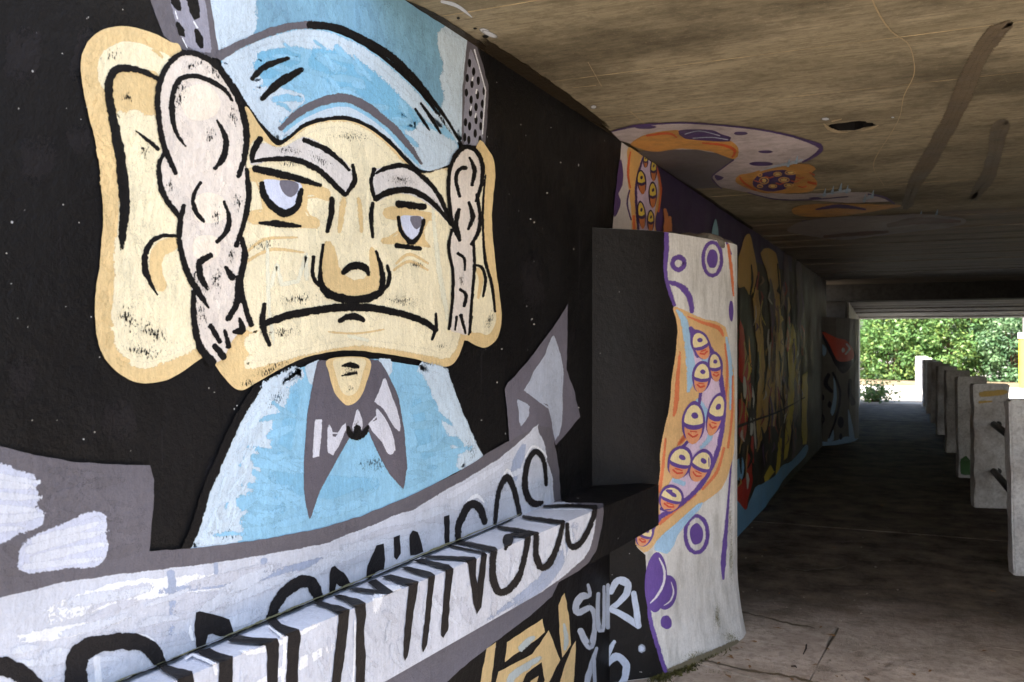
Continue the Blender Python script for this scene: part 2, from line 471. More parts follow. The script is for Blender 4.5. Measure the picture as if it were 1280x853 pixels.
# ------------------------------------------------------------------ the setting
M_ground = concrete('ground_dirt', (0.30, 0.27, 0.23), (0.42, 0.39, 0.34), 0.6, stain=(0.2, 0.17, 0.12), st=0.4)
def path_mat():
    # pale concrete at the near end, dark brown further in; the edge between them is ragged
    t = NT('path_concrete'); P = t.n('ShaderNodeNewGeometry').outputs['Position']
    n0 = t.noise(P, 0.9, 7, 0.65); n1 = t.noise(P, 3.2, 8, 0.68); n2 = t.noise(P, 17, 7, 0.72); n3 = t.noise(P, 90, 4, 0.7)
    pale_mix = t.mix(t.ramp(n1, [(0.35, 0.0), (0.65, 1.0)]), (0.36, 0.295, 0.24), (0.54, 0.46, 0.385))
    pale_mix = t.mix(t.math('MULTIPLY', t.ramp(n2, [(0.48, 0.0), (0.62, 1.0)]), 0.55), pale_mix, (0.22, 0.175, 0.14))
    pale_mix = t.mix(t.math('MULTIPLY', t.ramp(n0, [(0.5, 0.0), (0.66, 1.0)]), 0.4), pale_mix, (0.17, 0.15, 0.10))
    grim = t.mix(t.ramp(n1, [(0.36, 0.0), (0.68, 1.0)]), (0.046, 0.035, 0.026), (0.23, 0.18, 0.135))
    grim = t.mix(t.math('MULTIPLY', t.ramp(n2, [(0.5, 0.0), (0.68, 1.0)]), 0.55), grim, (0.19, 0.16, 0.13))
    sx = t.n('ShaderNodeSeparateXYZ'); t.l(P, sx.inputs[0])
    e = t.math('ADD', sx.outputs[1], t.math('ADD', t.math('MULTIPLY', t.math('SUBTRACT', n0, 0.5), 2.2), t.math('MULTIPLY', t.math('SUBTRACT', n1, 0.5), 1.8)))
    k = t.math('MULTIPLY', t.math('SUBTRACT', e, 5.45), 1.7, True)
    col = t.mix(k, pale_mix, grim)
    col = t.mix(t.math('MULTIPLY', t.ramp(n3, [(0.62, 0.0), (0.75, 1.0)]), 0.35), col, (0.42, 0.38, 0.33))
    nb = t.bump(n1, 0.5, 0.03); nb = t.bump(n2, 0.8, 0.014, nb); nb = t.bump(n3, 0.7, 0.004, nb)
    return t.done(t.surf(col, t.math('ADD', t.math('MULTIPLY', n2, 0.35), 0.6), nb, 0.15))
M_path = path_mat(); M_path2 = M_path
M_dirt = concrete('joint_dirt', (0.11, 0.092, 0.068), (0.17, 0.145, 0.11), 6, st=0.5)
M_road = concrete('road_asphalt', (0.06, 0.058, 0.055), (0.09, 0.086, 0.08), 2.0, stain=(0.03, 0.03, 0.03), st=0.5)
M_kerb = concrete('kerb_concrete', (0.25, 0.24, 0.22), (0.36, 0.34, 0.31), 2.0)
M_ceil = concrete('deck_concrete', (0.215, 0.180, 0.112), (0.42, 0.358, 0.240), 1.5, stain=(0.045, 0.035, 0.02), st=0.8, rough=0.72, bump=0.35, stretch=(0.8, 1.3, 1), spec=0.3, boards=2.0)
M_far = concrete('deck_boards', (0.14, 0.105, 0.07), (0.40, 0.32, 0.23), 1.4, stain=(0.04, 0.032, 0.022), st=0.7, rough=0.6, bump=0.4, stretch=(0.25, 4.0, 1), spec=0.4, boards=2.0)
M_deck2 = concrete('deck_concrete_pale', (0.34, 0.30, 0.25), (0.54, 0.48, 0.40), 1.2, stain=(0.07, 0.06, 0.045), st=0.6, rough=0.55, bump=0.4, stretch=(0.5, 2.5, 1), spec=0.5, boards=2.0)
M_bare = concrete('bare_concrete', (0.20, 0.18, 0.15), (0.32, 0.29, 0.25), 1.4, stain=(0.05, 0.045, 0.035), st=0.7)
M_seam = plain('seam_lime', (172, 152, 116), 0.9, 0.5, scale=9)

bm = bmesh.new()
vs = [bm.verts.new(v) for v in ((-900, -900, -0.16), (900, -900, -0.16), (900, 900, -0.16), (-900, 900, -0.16))]
bm.faces.new(vs); struct(link('ground', bm, M_ground))

def fence_x(y): return 0.38 - 0.037 * (y - 10.1)
# walkway: bed with slabs on it
PY0, PY1 = -6.0, 34.0
bm = bmesh.new()
prism(bm, [(-2.3, PY0), (fence_x(PY0) + 0.42, PY0), (fence_x(PY1) + 0.42, PY1), (-2.6, PY1)], -0.15, -0.012)
path = struct(link('path', bm, M_dirt))
# joints follow the photograph near the pier, then run on every three metres
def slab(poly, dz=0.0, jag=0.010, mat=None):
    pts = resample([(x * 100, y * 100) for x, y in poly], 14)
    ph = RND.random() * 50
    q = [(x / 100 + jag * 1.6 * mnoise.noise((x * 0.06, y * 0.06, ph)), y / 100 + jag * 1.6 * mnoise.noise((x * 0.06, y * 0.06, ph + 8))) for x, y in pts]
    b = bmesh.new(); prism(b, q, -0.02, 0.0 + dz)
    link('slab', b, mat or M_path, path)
jx = at_z(1030, 800, 0).x
jA = at_z(940, 842, 0).y; jB = at_z(1000, 778, 0).y
def fx(y): return fence_x(y) + 0.41
g = 0.006
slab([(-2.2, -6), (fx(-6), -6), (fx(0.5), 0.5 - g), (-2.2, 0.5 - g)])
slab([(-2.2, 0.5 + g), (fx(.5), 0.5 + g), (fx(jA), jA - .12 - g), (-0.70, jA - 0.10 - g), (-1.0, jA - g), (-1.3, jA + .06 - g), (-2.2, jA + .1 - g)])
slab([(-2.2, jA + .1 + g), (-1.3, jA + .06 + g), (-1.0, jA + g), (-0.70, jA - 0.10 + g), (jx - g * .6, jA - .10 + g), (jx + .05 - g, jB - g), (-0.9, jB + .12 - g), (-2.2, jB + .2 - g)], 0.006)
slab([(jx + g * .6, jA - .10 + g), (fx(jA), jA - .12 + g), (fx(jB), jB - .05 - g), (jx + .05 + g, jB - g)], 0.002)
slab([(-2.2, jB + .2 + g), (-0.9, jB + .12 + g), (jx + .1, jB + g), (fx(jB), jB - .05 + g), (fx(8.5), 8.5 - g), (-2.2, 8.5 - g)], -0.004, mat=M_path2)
g = 0.005
yy = 8.5
for dy in (3.0, 3.2, 3.0, 3.1, 3.0, 3.2, 3.0, 4.0):
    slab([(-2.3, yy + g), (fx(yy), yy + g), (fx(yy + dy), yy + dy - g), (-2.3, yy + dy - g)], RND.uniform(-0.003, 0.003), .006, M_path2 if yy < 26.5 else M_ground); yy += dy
bm = bmesh.new()
vs = [bm.verts.new(v) for v in ((fx(-40) - 0.2, -60, -0.152), (4.4, -60, -0.152), (4.4, 37.5, -0.152), (-1.3, 37.5, -0.152))]
bm.faces.new(vs); struct(link('road', bm, M_road))
bm = bmesh.new()
prism(bm, [(fx(PY0) + 0.002, PY0), (fx(PY0) + 0.16, PY0), (fx(PY1) + 0.16, PY1), (fx(PY1) + 0.002, PY1)], -0.158, 0.004)
struct(link('kerb', bm, M_kerb))
bm = bmesh.new()
vs = [bm.verts.new(v) for v in ((-60, 34.2, -0.15), (60, 34.2, -0.15), (60, 42.4, -0.15), (-60, 42.4, -0.15))]
bm.faces.new(vs)
struct(link('pavement', bm, concrete('pale_pavement', (0.45, 0.43, 0.40), (0.58, 0.56, 0.52), 0.8, stain=(0.3, 0.28, 0.25), st=0.3)))

FS = FloorSurf()
def jag(pts, w):
    pl = crom([(float(x), float(y)) for x, y in pts], False, 7)
    return [(x + RND.uniform(-1.6, 1.6), y + RND.uniform(-1.2, 1.2), w * RND.uniform(.3, 1.2)) for x, y in pl]
a = Art(FS)
for q, w_ in (([(880, 826), (935, 838), (985, 845), (1030, 856)], 3.0), ([(925, 764), (975, 776), (1020, 786)], 2.2), ([(940, 700), (1000, 712), (1060, 708)], 1.6)): a.stroke(jag(q, w_), smooth=False, jit=.3)
a.lay('crack', paint((92, 80, 62), 'brush', .4), path)
a = Art(FS)
for k in range(34):
    x, y = RND.uniform(930, 1240), RND.uniform(640, 845); w_ = RND.uniform(2, 9); L = RND.uniform(10, 60)
    a.stroke([(x, y, w_ * .6), (x + L * .5, y + RND.uniform(-3, 3), w_), (x + L, y + RND.uniform(-3, 4), w_ * .5)], dry0=.6, dry1=.6)
a.lay('dirt_stain', paint((84, 68, 54), 'stipple', .5), path)
a = Art(FS)
for k in range(26):
    x, y = RND.uniform(930, 1200), RND.uniform(600, 760); w_ = RND.uniform(2, 5); L = RND.uniform(10, 46)
    a.stroke([(x, y, w_ * .6), (x + L * .5, y + RND.uniform(-2, 2), w_), (x + L, y + RND.uniform(-2, 2), w_ * .5)], dry0=.6, dry1=.6)
a.lay('dust_stain', paint((150, 134, 116), 'stipple', .5), path)

# ------------------------------------------------------------------ the mural wall
BLACK = (16, 15, 16)
M_black = paint(BLACK, None, 0.35, 0.85, 0.55)
wall = empty('mural_wall', 'black painted underpass wall with grumpy capped man mural above a ledge', 'wall', (WX, 3.0, 0))
def wall_grid(name, p, q, z0, z1, back, mat):
    b = bmesh.new()
    prism(b, [p, q, (back, q[1]), (back, p[1])][::1], z0, z1)
    bmesh.ops.recalc_face_normals(b, faces=b.faces)
    return link(name, b, mat, wall)
wall_grid('wall_body', (WX, -5.0), (WX, 4.6), -0.1, 2.75, -2.5, M_black)
wall_grid('wall_body', FW0, FW1, -0.1, 2.75, -2.5, paint((62, 52, 40), None, 0.5, 0.0, 0.6, 0.5))
b = bmesh.new(); prism(b, [(LWX - 0.02, -5.0), (LWX, -5.0), (LWX, 4.6), (LWX - 0.064, 4.6), (LWX - 0.064, -5)], -0.1, 0.80)
bmesh.ops.recalc_face_normals(b, faces=b.faces)
link('wall_foot', b, M_black, wall)
# the ledge: a concrete strip with a slightly chipped outer edge
b = bmesh.new()
N = 60; rows = []
for i in range(N + 1):
    y = LY0 + (LY1 - LY0) * i / N
    t = (y - 1.0) / 3.2; zb = LB0 + (LB1 - LB0) * max(-0.1, t)
    x = ledge_x(y)
    c = 0.004 + 0.003 * mnoise.noise((y * 6, 0, 0))
    rows.append([b.verts.new(v) for v in ((WX - 0.04, y, LZ), (x - c, y, LZ), (x - c * 0.3, y, LZ - c * 0.3), (x, y, LZ - c), (x, y, zb), (WX - 0.04, y, zb))])
for r0, r1 in zip(rows, rows[1:]):
    for k in range(6): b.faces.new((r0[k], r0[(k + 1) % 6], r1[(k + 1) % 6], r1[k]))
b.faces.new(rows[0]); b.faces.new(rows[-1][::-1])
bmesh.ops.recalc_face_normals(b, faces=b.faces)
ledge = link('ledge', b, M_black, wall); ledge['label'] = 'concrete ledge along the wall foot, painted with the lower half of the banner'

W = WallSurf()
def A(): return Art(W)
TAN, CREAM, HAIR = (219, 193, 141), (234, 224, 190), (220, 211, 200)
GREY, GREYL, LIGHT, WHITE = (98, 95, 102), (150, 150, 164), (198, 203, 214), (228, 231, 236)
BLUE, HATB, PALEB = (140, 191, 220), (122, 168, 195), (194, 212, 226)
def D(c): return paint(c, 'brush')
K = D(BLACK)

# --- uneven older coats and scuffs on the black ground
WPOLY = [(0, 0), (180, 0), (480, 0), (735, 150), (735, 600), (600, 560), (240, 680), (190, 580), (0, 555)]
a = A()
for k in range(26):
    x, y = RND.uniform(5, 730), RND.uniform(5, 640)
    if inside((x, y), WPOLY): a.stroke([(x, y, RND.uniform(14, 40)), (x + RND.uniform(-8, 8), y + RND.uniform(20, 60), RND.uniform(14, 40))], dry0=.6, dry1=.6)
a.lay('painted_brushwork', paint((24, 22, 24), 'brush', .4, .85), wall)
a = A()
for k in range(16):
    x, y = RND.uniform(5, 730), RND.uniform(5, 560)
    if inside((x, y), WPOLY): a.stroke([(x, y, 1.6), (x + RND.uniform(-2, 2), y + RND.uniform(30, 120), 1.0)], dry0=.2, dry1=.6)
a.lay('paint_drip', paint((32, 30, 32), 'brush', .4, .6), wall)
a = A()
for k in range(110):
    x, y = RND.uniform(5, 735), RND.uniform(5, 640)
    if inside((x, y), WPOLY): a.ell(x, y, RND.uniform(.5, 1.3), RND.uniform(.5, 1.3), seg=7)
a.lay('paint_speck', paint((176, 174, 168)), wall)
# --- cap
CAPP = [(330, -20), (460, -20), (550, 36), (552, 130), (520, 96), (460, 48), (390, 22), (330, 36)]
cap = A().fill([(256, -40), (262, 0), (270, 45), (273, 69), (300, 55), (340, 38), (380, 30), (420, 35), (460, 55), (500, 85), (530, 115), (555, 150), (575, 180), (579, 140), (582, 90), (584, 49), (560, 35), (520, 10), (470, -25), (460, -40)], smooth=False, jit=0.3).lay('painted_cap', D(HATB), wall, 'blue painted cap crown reaching up to the deck')
A().fill([(258, -40), (310, -40), (314, 0), (319, 12), (312, 20), (318, 30), (312, 40), (290, 52), (274, 66), (268, 30), (262, 0)], edge=4, jit=1.4).fill([(554, 36), (583, 52), (581, 110), (576, 176), (563, 154), (556, 142), (561, 118), (553, 105), (561, 82), (553, 62)], edge=4, jit=1.2).lay('highlight', D(PALEB), cap)
A().fill([(186, -6), (194, 18), (205, 45), (215, 54), (228, 62), (250, 68), (275, 74), (270, 45), (262, -6)], False, .3).fill([(584, 50), (594, 52), (604, 82), (611, 110), (609, 150), (606, 184), (577, 181), (578, 112), (581, 80)], False, .3).lay('painted_cap_side', D(GREY), wall)
brushwork(W, CAPP, HATB, 16, cap, 1.5, .4)
side_ = A().fill([(212, -6), (221, 28), (233, 58), (247, 63), (264, 67), (261, 40), (254, -6)], False, .6, edge=2).fill([(588, 62), (598, 86), (607, 113), (604, 150), (602, 181), (580, 181), (582, 107), (586, 80)], False, .4, edge=1.5).lay('painted_window_panel', D((146, 146, 160)), wall)
a = A()
for q in ([(213, -6), (222, -2), (226, 14), (217, 9)], [(234, -6), (245, -4), (250, 22), (244, 25), (238, 14)], [(221, 27), (228, 34), (231, 47), (225, 44)], [(244, 36), (251, 42), (254, 61), (247, 56)]): a.fill(q, True, .4, edge=2)
for (x, y) in ((587, 79), (592, 90), (598, 101), (605, 114), (584, 98), (590, 105), (597, 119), (603, 130), (583, 116), (589, 125), (595, 134), (602, 144), (588, 141), (595, 150), (601, 158), (582, 153), (587, 158), (594, 167), (600, 175), (586, 175), (581, 172)): a.ell(x, y, 2.1, 5.4)
a.lay('painted_window', K, side_)
A().stroke([(219, 14), (222, 24)], 1.5).stroke([(242, 27), (247, 35)], 2).stroke([(228, 48), (234, 60)], 1.2).stroke([(593, 62), (607, 113), (603, 168)], 1.6, False).stroke([(591, 97), (590, 101)], 2).stroke([(596, 112), (595, 117)], 2).stroke([(589, 133), (588, 138)], 2).stroke([(595, 142), (594, 147)], 2).lay('painted_shine', D(WHITE), side_)
brim = A().fill([(276, 72), (300, 58), (340, 42), (380, 35), (420, 41), (470, 68), (520, 112), (550, 150), (573, 182), (567, 204), (545, 214), (530, 216), (514, 206), (488, 180), (464, 162), (436, 150), (411, 150), (383, 157), (363, 174), (349, 181), (327, 160), (307, 132), (292, 106)], jit=.4).lay('painted_brim', D(BLUE), wall, 'blue painted turned up cap brim with black edge')
A().fill([(280, 77), (310, 60), (345, 47), (380, 41), (420, 47), (470, 75), (520, 120), (552, 158), (540, 152), (503, 120), (460, 88), (412, 64), (372, 55), (335, 60), (305, 72), (288, 86)], edge=3, jit=.8).fill([(279, 78), (318, 64), (322, 74), (310, 88), (328, 100), (316, 112), (340, 112), (356, 116), (380, 118), (370, 130), (350, 146), (346, 160), (350, 176), (335, 168), (312, 134), (295, 106)], edge=4, jit=1.6).fill([(354, 172), (372, 155), (400, 140), (430, 134), (452, 143), (480, 164), (505, 192), (526, 213), (514, 204), (488, 178), (464, 160), (436, 148), (411, 148), (383, 155)], edge=2, jit=.5).fill([(518, 156), (530, 160), (548, 172), (570, 184), (564, 204), (545, 212), (531, 212), (528, 200), (520, 186), (508, 172)], edge=4, jit=1.4).lay('highlight', D(PALEB), brim)
A().fill([(322, 74), (350, 66), (376, 70), (350, 86), (330, 96)], edge=4, jit=1).fill([(390, 68), (430, 72), (470, 100), (500, 130), (520, 160), (500, 150), (470, 128), (440, 108), (405, 92)], edge=5, jit=1.6).lay('painted_blue_stroke', D((120, 180, 213)), brim)
brushwork(W, [(330, 60), (380, 46), (430, 56), (500, 110), (545, 165), (520, 190), (470, 145), (420, 125), (360, 140), (325, 120)], BLUE, 18, brim, .5, .6, (4, 10), (14, 46))
A().stroke([(274, 70), (300, 56), (330, 43), (360, 34), (390, 31)], [11, 9, 9, 9, 9]).stroke([(350, 161), (374, 141), (402, 127), (431, 123), (459, 134), (487, 156), (509, 180), (527, 205)], [6, 9, 10, 10, 10, 9, 8, 3]).lay('painted_grey_line', D(GREY), brim)
a = A().stroke([(386, 31), (420, 35), (450, 48), (485, 68), (515, 95), (540, 125), (560, 152), (577, 181)], [9, 9, 9, 9, 8, 6, 4, 3])
a.stroke([(292, 106), (307, 132), (327, 160), (349, 180), (363, 174), (383, 157), (411, 150), (436, 150), (464, 162), (487, 180), (507, 201), (526, 215), (543, 215), (564, 207)], [5, 6, 7, 9, 9, 8, 7, 8, 8, 8, 8, 6, 5, 4])
a.stroke([(315, 99), (332, 83), (361, 73)], [6, 8, 5], dry1=.2).stroke([(327, 124), (350, 103), (378, 87)], [6, 10, 7], dry1=.2).stroke([(519, 136), (528, 150), (537, 163)], [3, 4.5, 2]).stroke([(526, 129), (538, 146), (551, 167)], [3, 5, 3])
a.lay('outline', K, brim)

# --- head
head = A().fill([(306, 134), (328, 162), (349, 182), (380, 160), (411, 151), (440, 152), (466, 164), (490, 184), (510, 205), (530, 217), (560, 210), (575, 218), (584, 300), (586, 380), (580, 427), (561, 458), (515, 448), (470, 441), (436, 438), (402, 442), (374, 450), (346, 464), (318, 480), (303, 488), (290, 483), (268, 455), (258, 430), (290, 380), (305, 300), (308, 200)], jit=.3).lay('painted_head', D(TAN), wall, 'cream and tan painted face of a scowling man')
A().fill([(311, 240), (312, 200), (318, 177), (349, 188), (385, 163), (415, 156), (440, 158), (466, 171), (490, 194), (512, 214), (530, 223), (558, 216), (564, 260), (568, 340), (572, 410), (560, 444), (543, 442), (509, 436), (470, 430), (436, 429), (402, 435), (369, 443), (332, 453), (306, 458), (318, 440), (305, 428), (326, 414), (306, 408), (304, 380), (304, 330)], edge=3, jit=.7).lay('painted_skin', D(CREAM), head)
brushwork(W, [(322, 240), (330, 190), (380, 172), (440, 165), (500, 210), (552, 230), (556, 300), (562, 400), (545, 432), (470, 424), (400, 430), (330, 446), (325, 420), (318, 380), (316, 320)], CREAM, 34, head, 1.4, .5)
A().fill([(310, 212), (330, 212), (360, 218), (400, 233), (413, 240), (411, 251), (396, 246), (386, 244), (382, 262), (384, 270), (396, 272), (399, 284), (374, 284), (340, 280), (311, 278), (311, 265), (330, 263), (324, 240), (324, 228), (311, 226)], edge=2, jit=.6).fill([(480, 262), (500, 259), (541, 268), (544, 275), (531, 279), (530, 300), (539, 310), (520, 306), (495, 304), (478, 305), (478, 297), (497, 294), (497, 275), (480, 271)], edge=2, jit=.6).stroke([(306, 318), (330, 300), (372, 297)], [3, 4, 3], dry1=.3).stroke([(308, 327), (340, 312), (380, 316)], [4, 4, 3], dry1=.3).stroke([(495, 330), (512, 318), (536, 330)], [3, 4, 3], dry0=.2, dry1=.3).stroke([(492, 338), (512, 327), (535, 338)], [3, 4, 3], dry0=.2, dry1=.3).fill([(407, 302), (413, 302), (420, 318), (421, 330), (430, 345), (447, 352), (463, 343), (462, 316), (465, 308), (471, 318), (476, 340), (475, 358), (468, 366), (447, 372), (425, 369), (409, 360), (403, 340)], edge=2, jit=.6).stroke([(424, 290), (428, 262), (430, 248)], [5, 8, 7], dry1=.5).stroke([(452, 290), (450, 262), (448, 248)], [4, 6, 6], dry1=.5).stroke([(410, 415), (445, 417), (480, 412)], 2.5, dry0=.3, dry1=.3).lay('painted_tan_shading', D(TAN), head)
A().stroke([(338, 360), (346, 330), (352, 356), (372, 352), (383, 318), (383, 350)], 5, False, .1, .1).stroke([(560, 400), (548, 330), (540, 250)], [6, 6, 4], dry0=.3, dry1=.4).stroke([(334, 300), (336, 380), (342, 430)], [4, 5, 4], dry0=.3, dry1=.3).stroke([(435, 420), (460, 426)], 4, True, .3, .3).lay('painted_pale_smear', paint((226, 224, 200), 'brush'), head)
# speckled black shading
a = A().ell(440, 171, 36, 9, .1, soft=True).ell(328, 306, 30, 11, -.15, soft=True).ell(372, 374, 40, 9, -.1, soft=True).ell(500, 376, 34, 9, .1, soft=True).ell(352, 416, 30, 10, -.1, soft=True).ell(342, 460, 40, 10, -.4, soft=True).ell(552, 433, 10, 7, soft=True).ell(360, 206, 20, 6, soft=True).ell(520, 332, 18, 7, soft=True).ell(310, 478, 16, 6, -.5, soft=True)
a.lay('painted_speckle', paint(BLACK, 'stipple'), head)
eye = A().fill([(330, 225), (352, 226), (375, 229), (377, 243), (369, 258), (355, 264), (341, 256), (332, 240)], jit=.2).fill([(501, 271), (515, 270), (529, 272), (528, 286), (522, 297), (514, 302), (505, 290)], jit=.2).lay('painted_eye', D((205, 212, 232)), head)
A().fill([(350, 226), (362, 226), (373, 230), (372, 240), (364, 247), (356, 243), (351, 235)], jit=.2).fill([(513, 271), (526, 271), (527, 280), (521, 287), (515, 281)], jit=.2).lay('painted_pupil', D((112, 110, 122)), head)
brow = A().fill([(314, 206), (316, 188), (324, 178), (349, 187), (366, 180), (380, 172), (402, 182), (422, 196), (438, 211), (441, 226), (432, 243), (416, 228), (397, 211), (369, 199), (341, 198)], edge=2).fill([(466, 214), (476, 211), (490, 207), (512, 207), (525, 219), (545, 242), (563, 279), (550, 266), (530, 250), (508, 241), (490, 242), (470, 250), (464, 233)], edge=2).lay('painted_eyebrow', D((214, 210, 206)), head)
A().ell(360, 188, 30, 8, .1, soft=True).ell(400, 200, 26, 9, .5, soft=True).ell(500, 225, 30, 10, .2, soft=True).ell(545, 256, 20, 7, 1.0, soft=True).lay('painted_speckle', paint(BLACK, 'stipple'), head)
a = A()
a.stroke([(327, 229), (331, 246), (343, 260), (357, 267), (371, 259), (377, 237)], [7, 8, 9, 9, 8, 6])
a.stroke([(318, 211), (346, 217), (374, 224), (401, 232)], [9, 9, 8, 5]).stroke([(324, 279), (349, 280), (376, 283)], [3, 8, 3])
a.stroke([(316, 202), (341, 199), (369, 200), (397, 212), (416, 229), (432, 244)], [4, 6, 7, 7, 7, 6]).stroke([(380, 175), (402, 184), (422, 198), (437, 213)], [7, 7, 6, 4]).stroke([(441, 206), (443, 226), (433, 243)], [4, 7, 5]).stroke([(326, 173), (317, 188), (315, 203)], [7, 8, 4])
a.stroke([(470, 217), (484, 210), (504, 207), (519, 213)], [3, 6, 6, 6]).stroke([(520, 214), (543, 236), (557, 262), (564, 281)], [6, 6, 6, 5]).stroke([(469, 249), (487, 240), (512, 238), (532, 247), (549, 262), (564, 281)], [7, 8, 8, 7, 6, 4]).stroke([(468, 211), (464, 229), (469, 250)], [5, 5, 5])
a.stroke([(498, 271), (501, 288), (509, 299), (516, 303), (525, 293), (530, 275)], [4, 5, 6, 7, 5, 5]).stroke([(497, 255), (531, 259)], [9, 8]).stroke([(495, 307), (510, 309), (526, 311)], [6, 6, 5])
a.stroke([(415, 248), (414, 268), (409, 290)], [7, 7, 5]).stroke([(466, 254), (464, 271), (466, 297)], [5, 6, 4])
a.stroke([(404, 306), (401, 330), (401, 352), (408, 365), (425, 373), (447, 375), (470, 369), (478, 358), (477, 336), (470, 314)], [4, 4, 7, 10, 10, 10, 9, 8, 6, 3]).stroke([(392, 321), (391, 341), (396, 354), (402, 359)], [5, 5, 5, 4]).stroke([(484, 332), (487, 344), (484, 358), (478, 362)], [4, 5, 5, 4])
a.stroke([(429, 342), (436, 335), (447, 332), (458, 336), (461, 344)], [6, 9, 9, 9, 4])
a.stroke([(332, 404), (360, 395), (397, 388), (436, 384), (470, 386), (504, 393), (529, 402), (546, 413)], [9, 9, 9, 10, 9, 8, 8, 6]).stroke([(331, 380), (328, 402), (331, 416), (337, 432)], [5, 8, 7, 5]).stroke([(545, 392), (545, 410), (540, 425)], [3, 5, 3]).stroke([(424, 402), (433, 397), (445, 396), (455, 401)], [5, 7, 8, 5])
a.lay('outline', K, head)

# --- ears and side hair
ear = A().fill([(125, 212), (120, 180), (110, 140), (102, 100), (102, 72), (112, 50), (130, 37), (155, 33), (185, 39), (212, 52), (228, 65), (240, 150), (250, 300), (262, 400), (262, 438), (252, 448), (220, 470), (196, 478), (175, 479), (157, 472), (137, 456), (124, 433), (119, 401), (120, 360), (124, 338), (127, 302), (129, 267), (127, 240)], jit=.3).lay('painted_ear', D(TAN), wall, 'large tan painted ear with black inner line')
ear2 = A().fill([(596, 182), (612, 190), (618, 205), (619, 222), (616, 250), (615, 280), (619, 327), (624, 367), (627, 400), (622, 422), (609, 434), (598, 433), (585, 426), (575, 412), (585, 300)], jit=.3).lay('painted_ear', D(TAN), wall)
A().fill([(131, 112), (124, 100), (124, 80), (131, 65), (151, 54), (172, 55), (196, 64), (216, 75), (204, 97), (194, 88), (160, 84), (140, 92)], edge=2, jit=.5).fill([(146, 142), (158, 146), (165, 138), (176, 146), (185, 150), (200, 155), (210, 230), (226, 290), (240, 360), (250, 425), (240, 434), (212, 448), (187, 456), (167, 454), (151, 438), (141, 407), (143, 380), (147, 350), (146, 314), (150, 280), (152, 230), (148, 180)], edge=3, jit=.8).lay('painted_skin', D(CREAM), ear)
A().fill([(604, 215), (606, 240), (603, 280), (607, 330), (618, 380), (620, 400), (612, 418), (600, 416), (586, 404), (588, 300)], jit=.3).lay('painted_skin', D(CREAM), ear2)
brushwork(W, [(152, 150), (190, 160), (204, 230), (222, 300), (238, 400), (210, 440), (165, 448), (148, 410), (152, 350), (158, 250)], CREAM, 24, ear, 1.5, .4)
brushwork(W, [(106, 80), (130, 42), (180, 44), (215, 62), (206, 74), (150, 50), (124, 66), (120, 100), (148, 200), (146, 330), (138, 400), (150, 440), (180, 460), (245, 436), (246, 446), (180, 474), (138, 450), (124, 400), (130, 260)], TAN, 22, ear, 1.4, .8, (4, 8), (10, 34))
A().fill([(191, 312), (204, 300), (222, 298), (222, 310), (206, 318), (200, 335), (208, 360), (198, 364), (188, 342)], edge=2).fill([(594, 336), (603, 337), (604, 355), (599, 375), (596, 373), (599, 352)]).lay('painted_tan_shading', D(TAN), ear)
A().ell(190, 415, 42, 14, .55, soft=True).ell(180, 440, 40, 12, .2, soft=True).ell(140, 68, 22, 10, -.6, soft=True).ell(160, 122, 10, 8, soft=True).ell(182, 190, 10, 16, soft=True).ell(612, 400, 8, 16, .3, soft=True).ell(160, 400, 16, 30, -.3, soft=True).lay('painted_speckle', paint(BLACK, 'stipple'), ear)
A().stroke([(198, 99), (181, 90), (163, 86), (149, 86), (139, 94), (136, 111), (139, 138), (145, 166), (150, 193), (151, 200), (154, 231), (156, 261), (153, 294), (152, 312)], [5, 7, 8, 9, 10, 10, 10, 11, 12, 12, 13, 12, 9, 5], dry1=.1).stroke([(170, 164), (183, 174), (198, 187)], [2, 5, 5]).stroke([(220, 295), (204, 295), (190, 302), (182, 318), (182, 338), (188, 353), (197, 369)], [4, 5, 7, 7, 8, 6, 2]).lay('outline', K, ear)
A().stroke([(607, 219), (604, 252), (604, 291), (607, 327), (615, 357), (619, 390)], [2, 3, 3, 4, 4, 3]).stroke([(594, 332), (602, 334), (607, 350), (604, 371)], [3, 4, 4, 3]).stroke([(601, 236), (606, 228)], 2).lay('outline', K, ear2)

hair = A().fill([(235, 68), (262, 76), (282, 96), (299, 125), (308, 160), (306, 200), (311, 237), (308, 265), (301, 294), (304, 318), (299, 353), (301, 366), (308, 392), (313, 405), (300, 415), (288, 430), (280, 447), (267, 453), (253, 438), (244, 410), (242, 370), (233, 345), (226, 302), (226, 272), (212, 257), (201, 233), (199, 206), (203, 180), (199, 150), (198, 120), (205, 92), (220, 73)], jit=.3).fill([(582, 183), (596, 190), (604, 206), (602, 232), (597, 255), (599, 281), (592, 301), (592, 334), (589, 380), (586, 417), (573, 416), (561, 409), (565, 367), (566, 334), (561, 308), (565, 278), (561, 245), (563, 213), (571, 193)], jit=.3).lay('painted_side_hair', D(HAIR), wall, 'curled off white painted side whiskers of the scowling man')
brushwork(W, [(236, 72), (280, 98), (302, 150), (300, 230), (296, 300), (296, 380), (280, 436), (256, 430), (246, 380), (232, 320), (230, 270), (206, 230), (204, 130), (214, 88)], HAIR, 26, hair, 1.5, .5, (4, 9), (12, 40))
A().ell(250, 128, 26, 22, .2).ell(262, 260, 22, 20).ell(258, 310, 18, 16).lay('painted_warm_tint', paint((232, 222, 204), 'brush'), hair)
